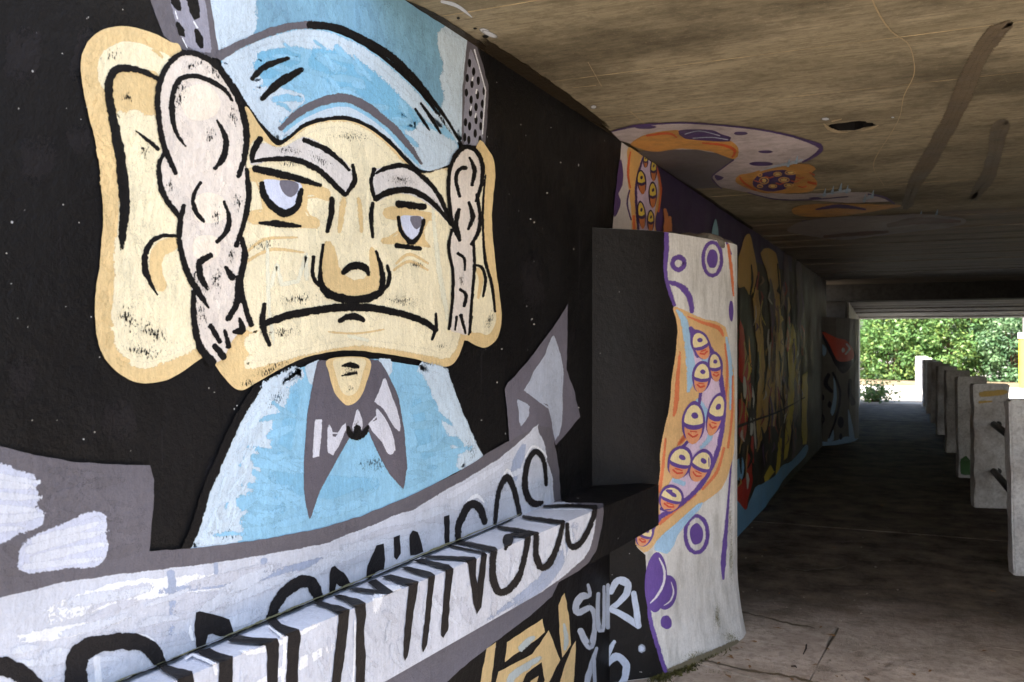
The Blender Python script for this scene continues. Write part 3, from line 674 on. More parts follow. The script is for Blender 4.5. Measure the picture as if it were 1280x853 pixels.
A().ell(225, 120, 12, 34, .2, soft=True).ell(268, 90, 26, 10, .7, soft=True).ell(292, 145, 9, 26, -.3, soft=True).ell(262, 172, 10, 20, soft=True).ell(298, 250, 8, 22, soft=True).ell(270, 270, 8, 18, soft=True).ell(252, 390, 9, 26, -.2, soft=True).ell(248, 350, 14, 26, -.4, soft=True).ell(290, 320, 9, 18, soft=True).ell(214, 236, 7, 20, -.4, soft=True).ell(270, 350, 12, 24, soft=True).ell(240, 82, 24, 7, -.2, soft=True).ell(590, 275, 5, 12, soft=True).ell(577, 350, 5, 14, soft=True).lay('painted_speckle', paint(BLACK, 'stipple'), hair)
a = A()
a.stroke([(220, 217), (210, 196), (203, 175), (199, 150), (197, 120), (204, 92), (219, 72), (236, 66), (258, 73), (276, 88), (292, 112), (302, 135), (308, 165), (306, 195), (298, 221)], [6, 7, 7, 7, 7, 7, 7, 6, 7, 8, 8, 8, 8, 7, 6])
a.stroke([(206, 190), (199, 206), (201, 233), (211, 254), (225, 271)], [5, 6, 7, 7, 7]).stroke([(230, 257), (226, 275), (224, 300), (228, 320), (236, 345), (250, 368), (261, 385)], [6, 7, 7, 7, 8, 8, 3]).stroke([(242, 364), (242, 385), (244, 410), (251, 435), (266, 454)], [6, 7, 8, 9, 11])
a.stroke([(308, 212), (311, 237), (309, 262), (303, 285), (295, 308)], [6, 7, 7, 6, 6]).stroke([(302, 298), (306, 320), (301, 345), (297, 362)], [6, 8, 8, 6]).stroke([(297, 346), (296, 378), (284, 400)], [6, 8, 6], dry1=.2).stroke([(301, 350), (303, 370), (309, 392), (314, 407)], [5, 7, 7, 7])
a.stroke([(232, 183), (220, 165), (215, 140), (217, 115), (225, 100), (240, 95), (260, 100), (280, 112), (291, 127)], [3, 5, 7, 7, 7, 6, 6, 6, 3], dry0=.1, dry1=.15).stroke([(271, 150), (282, 172), (280, 195), (268, 211)], [3, 7, 8, 5], dry0=.3).stroke([(251, 228), (242, 245), (244, 263), (255, 277)], [4, 5, 6, 5]).stroke([(280, 252), (286, 271), (284, 288), (271, 303)], [4, 6, 7, 5])
a.stroke([(264, 319), (250, 328), (250, 343), (259, 363)], [7, 8, 8, 6], dry1=.3).stroke([(282, 334), (291, 348)], [5, 9]).stroke([(263, 407), (275, 428)], [7, 6]).stroke([(281, 413), (286, 434)], [4, 7]).stroke([(299, 398), (303, 412), (292, 415)], [3, 10, 5]).stroke([(268, 432), (280, 447)], [7, 9])
a.stroke([(575, 301), (566, 281), (561, 245), (562, 215), (570, 194), (583, 184), (596, 190), (603, 206), (602, 230), (595, 252)], [4, 5, 5, 5, 6, 6, 6, 6, 5, 4]).stroke([(596, 243), (600, 270), (598, 290), (589, 306)], [4, 5, 5, 4]).stroke([(565, 287), (561, 310), (566, 340), (566, 370), (562, 409)], 4).stroke([(592, 304), (593, 334), (590, 375), (587, 416)], 4)
a.stroke([(575, 246), (570, 225), (574, 212), (583, 210)], [4, 5, 5, 5]).stroke([(587, 197), (593, 213), (590, 232)], [3, 6, 4]).stroke([(574, 262), (570, 278), (575, 297)], [5, 6, 4]).stroke([(586, 253), (591, 271), (585, 287)], [4, 6, 3]).stroke([(572, 317), (580, 323), (581, 338)], [4, 4, 3]).stroke([(575, 362), (583, 369), (580, 383)], [4, 5, 4])
a.stroke([(564, 393), (561, 412)], 3).stroke([(571, 396), (569, 413)], [4, 2]).stroke([(576, 394), (582, 417)], [5, 3]).stroke([(589, 396), (586, 419)], [5, 2])
a.lay('outline', K, hair)

# --- shirt and kerchief
shirt = A().fill([(327, 489), (345, 476), (375, 460), (402, 452), (436, 448), (470, 449), (532, 459), (559, 467), (572, 500), (590, 540), (604, 573), (560, 596), (500, 628), (440, 652), (380, 668), (320, 680), (238, 690), (250, 655), (262, 620), (285, 565), (305, 520)], smooth=False, jit=.3).lay('painted_shirt', D(BLUE), wall, 'sky blue painted shirt with pale edges')
A().fill([(327, 490), (345, 477), (378, 461), (366, 474), (352, 486), (356, 494), (338, 520), (330, 545), (334, 556), (318, 588), (308, 610), (312, 624), (298, 648), (292, 680), (240, 687), (252, 655), (264, 620), (287, 565), (306, 521)], edge=5, jit=1.5).fill([(524, 459), (558, 467), (572, 500), (590, 540), (602, 568), (573, 589), (577, 574), (566, 552), (568, 540), (554, 525), (556, 512), (543, 492), (538, 474)], edge=4, jit=1.5).fill([(383, 458), (402, 452), (396, 470), (391, 482), (385, 468)], edge=2, jit=.8).fill([(474, 450), (490, 453), (486, 472), (480, 460)], edge=2, jit=.8).lay('highlight', D(PALEB), shirt)
A().stroke([(340, 600), (420, 610), (470, 605)], [20, 26, 14], dry0=.4, dry1=.4).stroke([(520, 500), (530, 550), (540, 585)], [12, 16, 12], dry0=.4, dry1=.4).stroke([(370, 490), (356, 560), (350, 640)], [12, 16, 12], dry0=.3, dry1=.4).lay('painted_blue_stroke', D((128, 184, 216)), shirt)
A().ell(345, 500, 30, 12, -.6, soft=True).ell(280, 668, 26, 12, soft=True).ell(588, 562, 10, 20, -.4, soft=True).ell(400, 560, 60, 12, 1.9, soft=True).ell(470, 580, 40, 14, soft=True).lay('painted_speckle', paint((60, 90, 110), 'stipple'), shirt)
brushwork(W, [(330, 500), (380, 466), (384, 560), (384, 645), (430, 590), (500, 615), (512, 560), (500, 480), (540, 480), (590, 560), (540, 596), (440, 640), (320, 668), (260, 672), (300, 560)], BLUE, 26, shirt, .1, .5, (5, 12), (20, 70))
brushwork(W, [(255, 670), (290, 570), (330, 495), (350, 485), (318, 580), (292, 672)], PALEB, 16, shirt, 1.9, .4, (3, 8), (12, 44))
ker = A().fill([(398, 452), (391, 483), (385, 520), (381, 572), (381, 617), (387, 649), (399, 614), (419, 577), (437, 546), (447, 545), (460, 535), (472, 564), (488, 593), (504, 611), (508, 585), (505, 540), (497, 495), (484, 467), (473, 450)], smooth=False, jit=.4, edge=1.5).lay('painted_kerchief', D((94, 90, 99)), wall, 'dark grey painted neckerchief knotted over the shirt')
A().fill([(411, 449), (411, 466), (418, 490), (428, 503), (436, 507), (448, 500), (457, 482), (461, 449)], jit=.2).lay('painted_neck', D(TAN), ker)
A().fill([(419, 449), (419, 465), (426, 488), (436, 495), (447, 488), (454, 465), (455, 449)], jit=.2).lay('painted_skin', D((230, 216, 176)), ker)
A().fill([(395, 525), (402, 524), (400, 550), (398, 570), (391, 573), (393, 550)], jit=.9, edge=1.5).fill([(412, 530), (416, 546), (423, 542), (433, 529), (428, 546), (416, 570), (410, 566), (411, 548)], jit=.9, edge=1.5).fill([(481, 473), (487, 490), (496, 515), (500, 539), (491, 530), (478, 508), (469, 502), (475, 490)], jit=.8, edge=1.5).fill([(471, 511), (484, 530), (491, 548), (494, 558), (488, 569), (478, 552), (461, 531), (471, 525)], jit=.8, edge=1.5).fill([(447, 512), (453, 528), (452, 536), (445, 541), (440, 534), (443, 525)], jit=.4, edge=1).lay('painted_shine', D((204, 206, 216)), ker)
A().stroke([(435, 534), (438, 543), (447, 546), (456, 541), (460, 533)], [4, 8, 9, 8, 4]).stroke([(446, 534), (447, 545)], [8, 10]).stroke([(427, 458), (437, 456), (448, 459)], [2, 7, 6], True, .5, .4).stroke([(427, 470), (446, 466)], [2, 5], True, .6, .4).lay('outline', K, ker)
A().ell(437, 464, 15, 16, soft=True).ell(438, 486, 8, 8, soft=True).ell(446, 530, 7, 10, soft=True).lay('painted_speckle', paint(BLACK, 'stipple'), ker)

A().stroke([(322, 485), (300, 520), (279, 565), (256, 620), (246, 655), (231, 690)], 10).stroke([(565, 464), (578, 500), (595, 540), (610, 571)], 9).lay('outline', K, shirt)
# --- banner with lettering, over wall, ledge top and ledge front
ban = A().fill([(-30, 550), (0, 558), (40, 568), (90, 577), (140, 581), (187, 582), (193, 600), (191, 640), (187, 689), (238, 686), (320, 676), (400, 661), (450, 646), (520, 617), (570, 592), (603, 571), (640, 549), (664, 529), (686, 505), (692, 545), (699, 590), (701, 622), (702, 628), (754, 629), (755, 640), (752, 660), (745, 690), (735, 704), (690, 742), (640, 780), (560, 830), (500, 870), (440, 900), (-30, 1100)], smooth=False, jit=.4).lay('painted_banner', D(GREY), wall, 'grey painted ribbon banner lettered DOMINGOS folding over the ledge')
A().fill([(710, 379), (700, 397), (680, 425), (660, 452), (635, 479), (631, 487), (634, 515), (637, 552), (655, 542), (672, 532), (688, 535), (695, 557), (705, 545), (725, 522), (718, 490), (708, 462), (709, 420)], smooth=False, jit=.4).lay('painted_banner_tail', D((104, 101, 112)), ban)
A().fill([(-30, 754), (0, 749), (92, 727), (183, 716), (257, 707), (322, 697), (400, 683), (450, 664), (520, 637), (580, 602), (627, 573), (659, 546), (674, 530), (672, 540), (677, 548), (684, 580), (690, 600), (690, 618), (693, 629), (738, 632), (744, 640), (741, 664), (735, 690), (700, 722), (640, 768), (590, 800), (520, 850), (430, 900), (-30, 1100)], smooth=False, jit=.8, edge=2.5).lay('painted_banner_face', D(LIGHT), ban)
brushwork(W, [(0, 570), (180, 590), (184, 690), (100, 712), (0, 740)], GREY, 16, ban, .2, .5, (6, 14), (20, 60))
A().fill([(-30, 582), (0, 585), (35, 598), (47, 600), (38, 612), (44, 622), (40, 632), (52, 645), (48, 652), (20, 665), (-30, 676)], edge=4, jit=1.5).fill([(34, 680), (80, 658), (122, 642), (131, 655), (126, 668), (132, 682), (122, 704), (90, 706), (60, 710), (28, 712)], edge=3, jit=1.2).lay('highlight', D((196, 202, 220)), ban)
A().fill([(692, 419), (698, 440), (703, 458), (703, 500), (700, 540), (694, 552), (690, 520), (684, 506), (672, 500), (656, 488), (662, 476), (680, 448)], smooth=False, jit=.8, edge=1.5).fill([(647, 500), (662, 508), (661, 520), (651, 533), (649, 515)], smooth=False, edge=1.5).lay('highlight', D((172, 180, 196)), ban)
a = A()
for (x0, y0, x1, y1, w_) in ((-20, 592, 50, 603, 8), (-20, 604, 44, 610, 9), (-20, 618, 52, 622, 9), (-20, 634, 46, 638, 10), (-10, 650, 56, 643, 10), (-20, 664, 30, 660, 7), (40, 676, 130, 652, 9), (34, 688, 136, 664, 10), (40, 700, 134, 680, 10), (30, 709, 128, 698, 8), (400, 700, 470, 676, 9), (560, 622, 640, 574, 8)):
    a.stroke([(x0, y0, w_), ((x0 + x1) / 2, (y0 + y1) / 2 + RND.uniform(-2, 2), w_), (x1, y1, w_ * .6)], dry0=.15, dry1=.45)
a.lay('painted_white_coat', paint((208, 213, 224), 'brush'), ban)
# fresher, whiter coats and blue-grey washes along the ribbon
A().stroke([(60, 770), (160, 740), (300, 725)], [22, 24, 16], dry0=.5, dry1=.5).stroke([(20, 800), (80, 790), (150, 775)], [10, 14, 8], dry0=.4, dry1=.5).stroke([(300, 870), (360, 838), (420, 806)], [10, 14, 8], dry0=.5, dry1=.5).stroke([(470, 765), (476, 740), (500, 735)], [8, 12, 6], dry0=.4, dry1=.4).stroke([(300, 815), (330, 812), (400, 780)], [6, 7, 5], dry0=.3, dry1=.3).lay('painted_white_coat', D(WHITE), ban)
A().stroke([(214, 715), (216, 760), (213, 800)], [9, 8, 5], dry0=.1, dry1=.6).stroke([(330, 700), (331, 740)], [8, 5], True, .1, .6).stroke([(270, 705), (271, 730)], [6, 4], True, .1, .6).stroke([(200, 740), (320, 722), (440, 690)], [7, 10, 7], dry0=.4, dry1=.5).stroke([(640, 600), (650, 570), (655, 556)], [10, 10, 5], dry0=.4, dry1=.3).stroke([(720, 655), (690, 720), (640, 760)], [8, 9, 6], dry0=.4, dry1=.5).stroke([(700, 690), (670, 730), (610, 775)], [6, 8, 5], dry0=.4, dry1=.5).lay('painted_grey_wash', paint((158, 170, 194), 'brush'), ban)
brushwork(W, [(0, 770), (180, 726), (400, 694), (520, 648), (640, 580), (672, 545), (686, 610), (560, 672), (400, 742), (150, 842), (0, 900)], LIGHT, 26, ban, -.3, .25, (6, 16), (30, 110))
brushwork(W, [(230, 870), (440, 770), (700, 660), (735, 645), (725, 690), (620, 770), (500, 840), (420, 880)], LIGHT, 26, ban, 1.2, .6, (4, 10), (12, 40))
# white halos
A().stroke([(165, 793), (185, 796), (200, 812), (206, 822)], [2, 3, 3, 2]).stroke([(577, 645), (586, 626), (596, 620), (605, 628)], [2, 4, 5, 2]).stroke([(627, 600), (634, 588), (641, 596)], [2, 4, 2]).stroke([(657, 572), (666, 558), (680, 566), (683, 572)], [2, 3, 3, 2]).fill([(117, 822), (125, 820), (128, 856), (119, 856)], False, .4).stroke([(241, 800), (238, 790), (238, 782)], [4, 5, 2]).stroke([(270, 843), (268, 830), (240, 818), (232, 824)], [5, 5, 4, 2], False).stroke([(352, 870), (356, 815), (355, 798), (336, 783)], [4, 5, 4, 2], False).stroke([(441, 860), (443, 820), (444, 775)], [2, 3, 2]).lay('painted_halo', D(WHITE), ban)
LETTERS = [
    lambda a: a.stroke([(-20, 833), (0, 833), (15, 837), (30, 845), (48, 862), (60, 885)], [22, 22, 21, 20, 18, 16]),
    lambda a: a.stroke([(95, 900), (95, 860), (95, 832), (102, 815), (122, 806), (150, 802), (172, 803), (188, 811), (198, 824), (206, 832)], [25, 25, 24, 22, 20, 19, 18, 18, 17, 8]).fill([(196, 832), (206, 831), (240, 839), (243, 850), (240, 900), (222, 900), (222, 849), (205, 840)], False, .4),
    lambda a: a.fill([(245, 766), (250, 764), (278, 771), (287, 775), (292, 790), (288, 795), (276, 796), (265, 793), (260, 794), (257, 806), (246, 810), (243, 790)], False, .6).fill([(246, 814), (262, 810), (275, 817), (291, 820), (291, 835), (290, 900), (272, 900), (274, 828), (258, 822), (250, 818)], False, .4).fill([(284, 800), (296, 794), (315, 797), (347, 798), (349, 806), (348, 830), (346, 900), (333, 900), (334, 820), (332, 807), (305, 804), (288, 802)], False, .4),
    lambda a: a.stroke([(338, 774), (345, 757), (356, 741), (372, 729), (385, 727), (394, 736), (399, 750)], [11, 12, 13, 14, 14, 14, 11]).fill([(334, 778), (345, 773), (352, 780), (374, 787), (376, 794), (374, 815), (370, 900), (354, 900), (359, 830), (360, 796), (345, 787)], False, .4).fill([(391, 754), (401, 752), (427, 758), (437, 762), (436, 778), (432, 810), (429, 834), (424, 860), (414, 860), (418, 822), (423, 778), (423, 768), (413, 762)], False, .4),
    lambda a: a.fill([(412, 741), (412, 722), (414, 710), (418, 708), (430, 716), (439, 730), (433, 735), (424, 733), (421, 730), (418, 741)], False, .5).fill([(416, 745), (425, 743), (449, 749), (457, 754), (458, 769), (455, 786), (457, 822), (456, 880), (445, 880), (445, 810), (446, 778), (444, 760), (433, 752)], False, .4).fill([(434, 737), (443, 734), (458, 736), (471, 737), (459, 728), (470, 724), (482, 733), (492, 740), (486, 743), (457, 741)], False, .4).fill([(458, 723), (459, 708), (464, 697), (471, 682), (480, 680), (481, 700), (480, 712), (470, 716), (463, 723)], False, .5).fill([(477, 721), (488, 718), (516, 725), (523, 727), (522, 739), (516, 771), (513, 802), (510, 820), (506, 827), (504, 820), (505, 794), (510, 747), (511, 733), (498, 729)], False, .4),
    lambda a: a.fill([(492, 672), (500, 669), (501, 692), (496, 700), (493, 697)], False, .4).fill([(499, 709), (509, 708), (539, 715), (544, 719), (541, 745), (537, 782), (534, 806), (529, 816), (527, 808), (531, 771), (535, 733), (536, 722), (518, 717)], False, .4),
    lambda a: a.fill([(512, 669), (516, 663), (522, 665), (526, 675), (529, 690), (520, 694), (513, 695)], False, .5).fill([(555, 646), (562, 644), (562, 678), (556, 680)], False, .4).fill([(516, 701), (527, 698), (561, 706), (567, 711), (563, 745), (560, 788), (554, 798), (551, 794), (554, 751), (557, 719), (557, 713), (535, 706)], False, .4).fill([(528, 697), (535, 694), (593, 696), (596, 699), (595, 718), (597, 730), (602, 692), (559, 683), (563, 681), (606, 690), (609, 694), (606, 721), (602, 759), (596, 768), (592, 755), (587, 721), (585, 706), (581, 701)], False, .3),
    lambda a: a.stroke([(573, 675), (573, 659), (582, 638), (591, 630), (600, 636), (606, 654)], [7, 8, 9, 10, 10, 7]).stroke([(571, 677), (595, 682), (615, 687)], [5, 6, 7]).stroke([(617, 686), (616, 705), (616, 722), (620, 735), (626, 741), (636, 737), (648, 722), (655, 700), (659, 680), (660, 670)], [8, 8, 9, 9, 9, 9, 8, 7, 7, 7]).stroke([(661, 669), (645, 668), (637, 670)], [6, 6, 6]).ell(635, 675, 7, 8).stroke([(634, 676), (632, 687)], [9, 4]),
    lambda a: a.stroke([(619, 655), (623, 617), (634, 597), (643, 614), (650, 643)], [5, 6, 8, 7, 6]).stroke([(623, 659), (648, 663), (671, 668)], [4, 5, 6]).stroke([(671, 667), (670, 690), (673, 704), (678, 710), (687, 704), (696, 685), (702, 665), (703, 652)], [7, 7, 8, 8, 8, 7, 6, 6]).stroke([(704, 653), (680, 650), (654, 646)], [5, 5, 4]),
    lambda a: a.stroke([(683, 607), (680, 577), (670, 565), (660, 578), (656, 605), (661, 624), (670, 630), (678, 628)], [4, 6, 7, 7, 7, 8, 9, 5]).stroke([(680, 633), (712, 632), (744, 634)], [3, 4, 5]).stroke([(744, 633), (741, 650), (730, 673), (719, 684), (711, 679), (709, 655)], [6, 6, 7, 8, 6, 5]),
]
for f in LETTERS:
    a = A(); f(a); a.lay('painted_letter', D((30, 28, 29)), ban)
cr = [(IN_A[0] + (IN_B[0] - IN_A[0]) * t, IN_A[1] + (IN_B[1] - IN_A[1]) * t) for t in [i / 40 for i in range(0, 36)]]
A().stroke([(x, y + RND.uniform(-.6, .6), (3.4 - 2.4 * i / 36) * RND.uniform(.4, 1.1)) for i, (x, y) in enumerate(cr)], smooth=False, jit=.5).lay('crack', paint((20, 18, 12), None, 0.3), ledge)
A().stroke([(x, y - 2.4 + RND.uniform(-.5, .5), 2.2 * RND.uniform(.2, 1.1)) for i, (x, y) in enumerate(cr[4:])], smooth=False, jit=.5).lay('moss_line', paint((150, 146, 112), 'brush'), ledge)

# --- lower wall
LW = LowerSurf()
Art(LW).fill([(400, 800), (580, 770), (702, 720), (690, 746), (660, 772), (620, 802), (580, 833), (540, 870), (480, 910), (400, 950)], False, .4).lay('painted_banner_border', D((112, 112, 126)), wall)  # grey lower border of the banner, carried onto the wall foot
tl = Art(LW).fill([(600, 856), (608, 811), (620, 803), (617, 830), (613, 856)], False, .4).fill([(631, 828), (634, 803), (678, 774), (681, 790), (672, 799), (650, 814)], False, .4).fill([(617, 866), (623, 840), (665, 818), (674, 806), (686, 788), (693, 806), (700, 825), (685, 856), (680, 866)], False, .4).fill([(698, 757), (702, 746), (706, 742), (711, 770), (714, 806), (703, 822), (700, 800)], False, .4).fill([(696, 866), (706, 832), (714, 812), (720, 801), (718, 840), (716, 866)], False, .4).lay('painted_tan_letter', D(TAN), wall)
Art(LW).fill([(648, 866), (658, 842), (677, 828), (681, 850), (672, 866)], False, .4).lay('painted_letter', D(BLACK), tl)
Art(LW).fill([(658, 866), (664, 852), (673, 845), (668, 866)], False).lay('painted_letter', D(TAN), tl)
Art(LW).stroke([(650, 812), (662, 800), (668, 797)], [7, 7, 4], dry0=.3, dry1=.2).stroke([(705, 780), (708, 800), (706, 812)], [3, 6, 4], dry0=.2).stroke([(636, 860), (640, 846), (660, 832), (676, 822)], [8, 9, 8, 5], dry1=.3).lay('painted_pale_smear', D((190, 202, 204)), tl)
SP = paint((186, 196, 214), 'spray')
tag = Art(LW).stroke([(735, 731), (737, 744), (727, 746), (720, 757), (723, 766), (738, 760), (744, 775), (742, 795), (737, 809), (725, 788)], [4, 6, 9, 9, 9, 7, 7, 7, 8, 8]).lay('painted_tag_letter', SP, wall, 'grey white spray tag letter S on the black wall foot')
Art(LW).stroke([(748, 742), (747, 770), (750, 788), (755, 781), (755, 733)], [5, 6, 7, 6, 4]).stroke([(760, 731), (760, 785)], [5, 6]).lay('painted_tag_letter', SP, wall)
Art(LW).stroke([(746, 810), (740, 830), (731, 862)], [4, 7, 8]).stroke([(742, 820), (744, 862)], [5, 5]).lay('painted_tag_number', SP, wall)

# ------------------------------------------------------------------ near pier
PT = 2.149
def flare1(x, z): return 0.05 * max(0, (0.40 - z) / 0.40) ** 1.8 * min(1, max(0, (x - 800) / 90))
PS = PierSurf([(734, 284.4), (750, 285.3), (770, 286.0), (790, 287.0), (805, 287.8), (818, 288.7), (830, 290), (842, 291.8), (856, 294), (870, 296.3), (884, 298.6), (896, 300.8), (907, 302.8), (914, 304.3), (918, 305.3), (921.5, 307)], PT, flare1)
pier = empty('concrete_pier', 'white pier painted with an orange tentacle of eyes, one flank black', 'pier', (-1.2, 4.8, 0))
back = [(-1.035, 5.27), (-1.13, 5.5), (-1.30, 5.68), (-1.6, 5.72)]
def build_pier(ps, back, root, mat, rough=0.0):
    plan = [Vector(p) for p in ps.pl] + [Vector(p) for p in back]
    cols = list(ps.cols) + [ps.cols[-1]] * len(back)
    zs = [-0.02] + [0.03 * i for i in range(15)] + [0.8, 1.2, 1.6, 1.9, ps.ztop]
    b = bmesh.new(); rings = []
    for z in zs:
        r = []
        for i, p in enumerate(plan):
            d = (plan[min(i + 1, len(plan) - 1)] - plan[max(i - 1, 0)]).normalized(); n = Vector((d.y, -d.x))
            a = ps.flare(cols[i], max(z, 0)) if ps.flare else 0
            q = p + n * a
            r.append(b.verts.new((q.x, q.y, z)))
        rings.append(r)
    for r0, r1 in zip(rings, rings[1:]):
        for i in range(len(plan) - 1): b.faces.new((r0[i], r0[i + 1], r1[i + 1], r1[i]))
    b.faces.new(rings[-1]); 
    bmesh.ops.recalc_face_normals(b, faces=b.faces)
    return link('pier_body', b, mat, root)
M_pier = paint((222, 220, 216), None, 0.2, 0.0, 0.6, 0.45)
build_pier(PS, back, pier, M_pier)
def Q(): return Art(PS)
PUR, PTAN, ORG, RED, LBL, PINK, PCR = (104, 78, 152), (224, 184, 130), (222, 128, 86), (206, 76, 56), (168, 204, 232), (222, 200, 222), (240, 222, 170)
edge_ = [(833, 262), (833, 289), (831, 338), (834, 358), (841, 379), (848, 406), (846, 440), (841, 474), (838, 508), (831, 539), (827, 562), (826, 595), (820, 621), (810, 648), (795, 664), (796, 684), (807, 694), (809, 738), (813, 775), (820, 804), (829, 839), (834, 870)]
Q().fill([(720, 262)] + edge_ + [(720, 940)], False, .3).lay('painted_black_flank', paint((28, 26, 26), None, 0.4, 0.8), pier)
Q().stroke([(833.5, 284), (833, 310), (832, 340), (836, 360), (843, 382)], [6, 6, 5, 5, 4]).stroke([(837, 353), (851, 358), (862, 372), (865, 390)], [5, 7, 7, 6]).ring(848, 329.5, 7.5, 8, 6).ring(890.5, 324, 11.5, 21, 4.5).ell(890.5, 324, 7, 12).ell(914, 389, 3, 13).stroke([(809, 738), (813, 775), (820, 804), (830, 842)], [3, 5, 5, 5]).ring(870.6, 668, 14, 23, 5).ell(870.6, 668, 8.5, 13).ell(820, 728, 14, 38, .05, jit=.02).ell(833, 741, 13, 22, .15, jit=.02).ell(832, 778, 7, 8.5).stroke([(916, 551), (910, 632), (906, 680), (904, 704), (904, 724)], [2, 3, 6, 6, 3]).stroke([(908, 302), (914, 318)], [3, 2]).lay('painted_purple_spot', D(PUR), pier)
Q().stroke([(824, 698), (830, 712), (830, 728), (822, 744), (813, 754)], [1.5, 3, 3, 3, 1.5]).stroke([(839, 728), (842, 740), (838, 751), (830, 757)], [1, 2, 2, 1]).lay('painted_shine', D((222, 218, 224)), pier)
ten = Q().fill([(843, 384), (860, 392), (882, 401), (902, 406), (909, 420), (911, 445), (916, 465), (917, 500), (917, 545), (914, 577), (901, 610), (875, 630), (846, 652), (818, 678), (809, 690), (797, 684), (795, 665), (810, 648), (820, 621), (826, 595), (827, 562), (831, 539), (838, 508), (841, 474), (846, 440), (848, 406)], jit=.4, edge=2).lay('painted_tentacle', D(PTAN), pier, 'orange tan painted tentacle lined with purple eyes')
Q().stroke([(846, 388), (855, 402), (862, 440), (864, 470), (860, 490)], [3, 8, 10, 10, 4], dry1=.2).stroke([(908, 422), (912, 450), (914, 480), (913, 512)], [3, 5, 5, 3], dry1=.2).fill([(878, 628), (866, 645), (848, 664), (838, 690), (828, 690), (818, 682), (846, 655)], jit=.6, edge=2).lay('painted_blue_streak', D(LBL), ten)
Q().stroke([(860, 396), (880, 404), (898, 410), (904, 420)], [2, 4, 5, 3], dry0=.2).stroke([(850, 440), (847, 475), (845, 505), (842, 520)], [3, 5, 6, 3], dry0=.3).stroke([(906, 430), (909, 460), (907, 500), (903, 540)], [2, 3, 3, 3]).stroke([(916, 470), (915, 520), (910, 560)], [2, 3, 3]).stroke([(832, 548), (828, 590), (824, 615)], [3, 4, 4], dry0=.3).stroke([(870, 618), (848, 635), (824, 655)], [3, 4, 5], dry1=.3).stroke([(905, 560), (896, 590), (878, 612)], [3, 4, 3]).stroke([(856, 548), (848, 556), (862, 535)], [4, 4, 4]).stroke([(910, 306), (914, 335), (917, 370)], [3, 4, 2]).lay('painted_orange_streak', D(ORG), ten)
Q().fill([(863, 411), (880, 425), (895, 450), (902, 485), (903, 515), (899, 550), (888, 580), (871, 608), (848, 630), (826, 642), (833, 612), (848, 584), (860, 552), (872, 520), (875, 490), (868, 450)], jit=.3).lay('painted_inner_flesh', D(PINK), ten)
Q().stroke([(872, 500), (884, 520), (888, 545), (876, 560)], [6, 8, 7, 5], dry0=.2, dry1=.3).stroke([(855, 605), (842, 600)], 6).stroke([(884, 452), (878, 446)], 7).lay('painted_blue_streak', D(LBL), ten)
Q().stroke([(863, 410), (880, 425), (895, 450), (903, 485), (904.5, 512), (901, 547), (891, 580), (874, 609), (850, 631), (824, 648), (813, 668)], [4, 5, 6, 6, 6, 6, 6, 6, 6, 6, 5]).stroke([(863, 410), (868, 432), (872, 446)], [5, 6, 5]).stroke([(876, 490), (874, 505)], 4).stroke([(860, 552), (852, 560)], 4).stroke([(838, 640), (826, 636)], 4).lay('outline', D(PUR), ten)
def suckers(surf, lst, root, cols=(PUR, PCR, (228, 160, 118), (212, 84, 62)), pupil=True, lw=1.0):
    for (x, y, rx, ry, rot) in lst:
        e = Art(surf).ell(x, y, rx, ry, rot, jit=.04).lay('painted_eye', D(cols[0]), root)
        s, c = math.sin(rot), math.cos(rot)
        iw = max(0.6, rx - 2.6 * lw); ih = ry - 3.0 * lw
        up, lo = [], []
        for i in range(9):
            t = math.pi * i / 8
            u, v = iw * math.cos(t), ih * math.sin(t)
            up.append((u, -v * 0.95)); lo.append((u * .93, v * 0.95 + ih * .26))
        up += [(-iw * .8, ih * .08), (0, ih * .16), (iw * .8, ih * .08)]
        lo += [(-iw * .7, ih * .36), (0, ih * .42), (iw * .7, ih * .36)]
        R = lambda q: [(x + a * c - b * s, y + a * s + b * c) for a, b in q]
        Art(surf).fill(R(up), True, .15).lay('painted_eye_lid', D(cols[1]), root)
        Art(surf).fill(R(lo), True, .15).lay('painted_eye_base', D(cols[2]), root)
        if lw == 1.0: Art(surf).stroke([(*p, 2.2) for p in R([(-iw * .5, ih * .62), (0, ih * .8), (iw * .5, ih * .66)])], dry0=.3, dry1=.3).stroke([(*p, 1.6) for p in R([(-iw * .3, ih * .5), (iw * .4, ih * .52)])], dry0=.3, dry1=.3).lay('painted_red_stroke', D(cols[3]), root)
        if pupil:
            a = Art(surf).ell(*R([(iw * .1, -ih * .36)])[0], iw * .36, ih * .17, rot + .3); a.lay('painted_pupil', D(cols[0]), root)
suckers(PS, [(876, 431, 12, 19, -.35), (894, 458, 9.5, 19, -.1), (877, 471, 12, 20, .1), (867, 528, 14.5, 26, .05), (895, 517, 11.5, 27, .25), (850, 578, 15.5, 21, .25), (876, 582, 14, 21, .4), (839, 623, 15.5, 17, .3), (806, 668, 11, 16, .35)], ten)
Q().stroke([(763.5, 741), (772, 726), (785, 731), (781, 746), (764, 761)], [7, 9, 9, 8, 7]).stroke([(764, 762), (780, 770), (799, 783)], [7, 8, 8]).stroke([(798, 782), (795, 760), (792, 741)], [7, 8, 7]).lay('painted_tag_letter', SP, pier, 'grey white spray tag letter R on the black flank')
Q().stroke([(750, 806), (755, 820), (768, 802)], [6, 6, 5]).stroke([(766, 806), (753, 836)], [5, 6]).stroke([(753, 838), (770, 821), (783, 832), (779, 852), (768, 866)], [6, 9, 9, 9, 8]).ell(802, 811, 6, 7, soft=True).ell(802, 811, 5, 5, soft=True).lay('painted_tag_number', SP, pier)
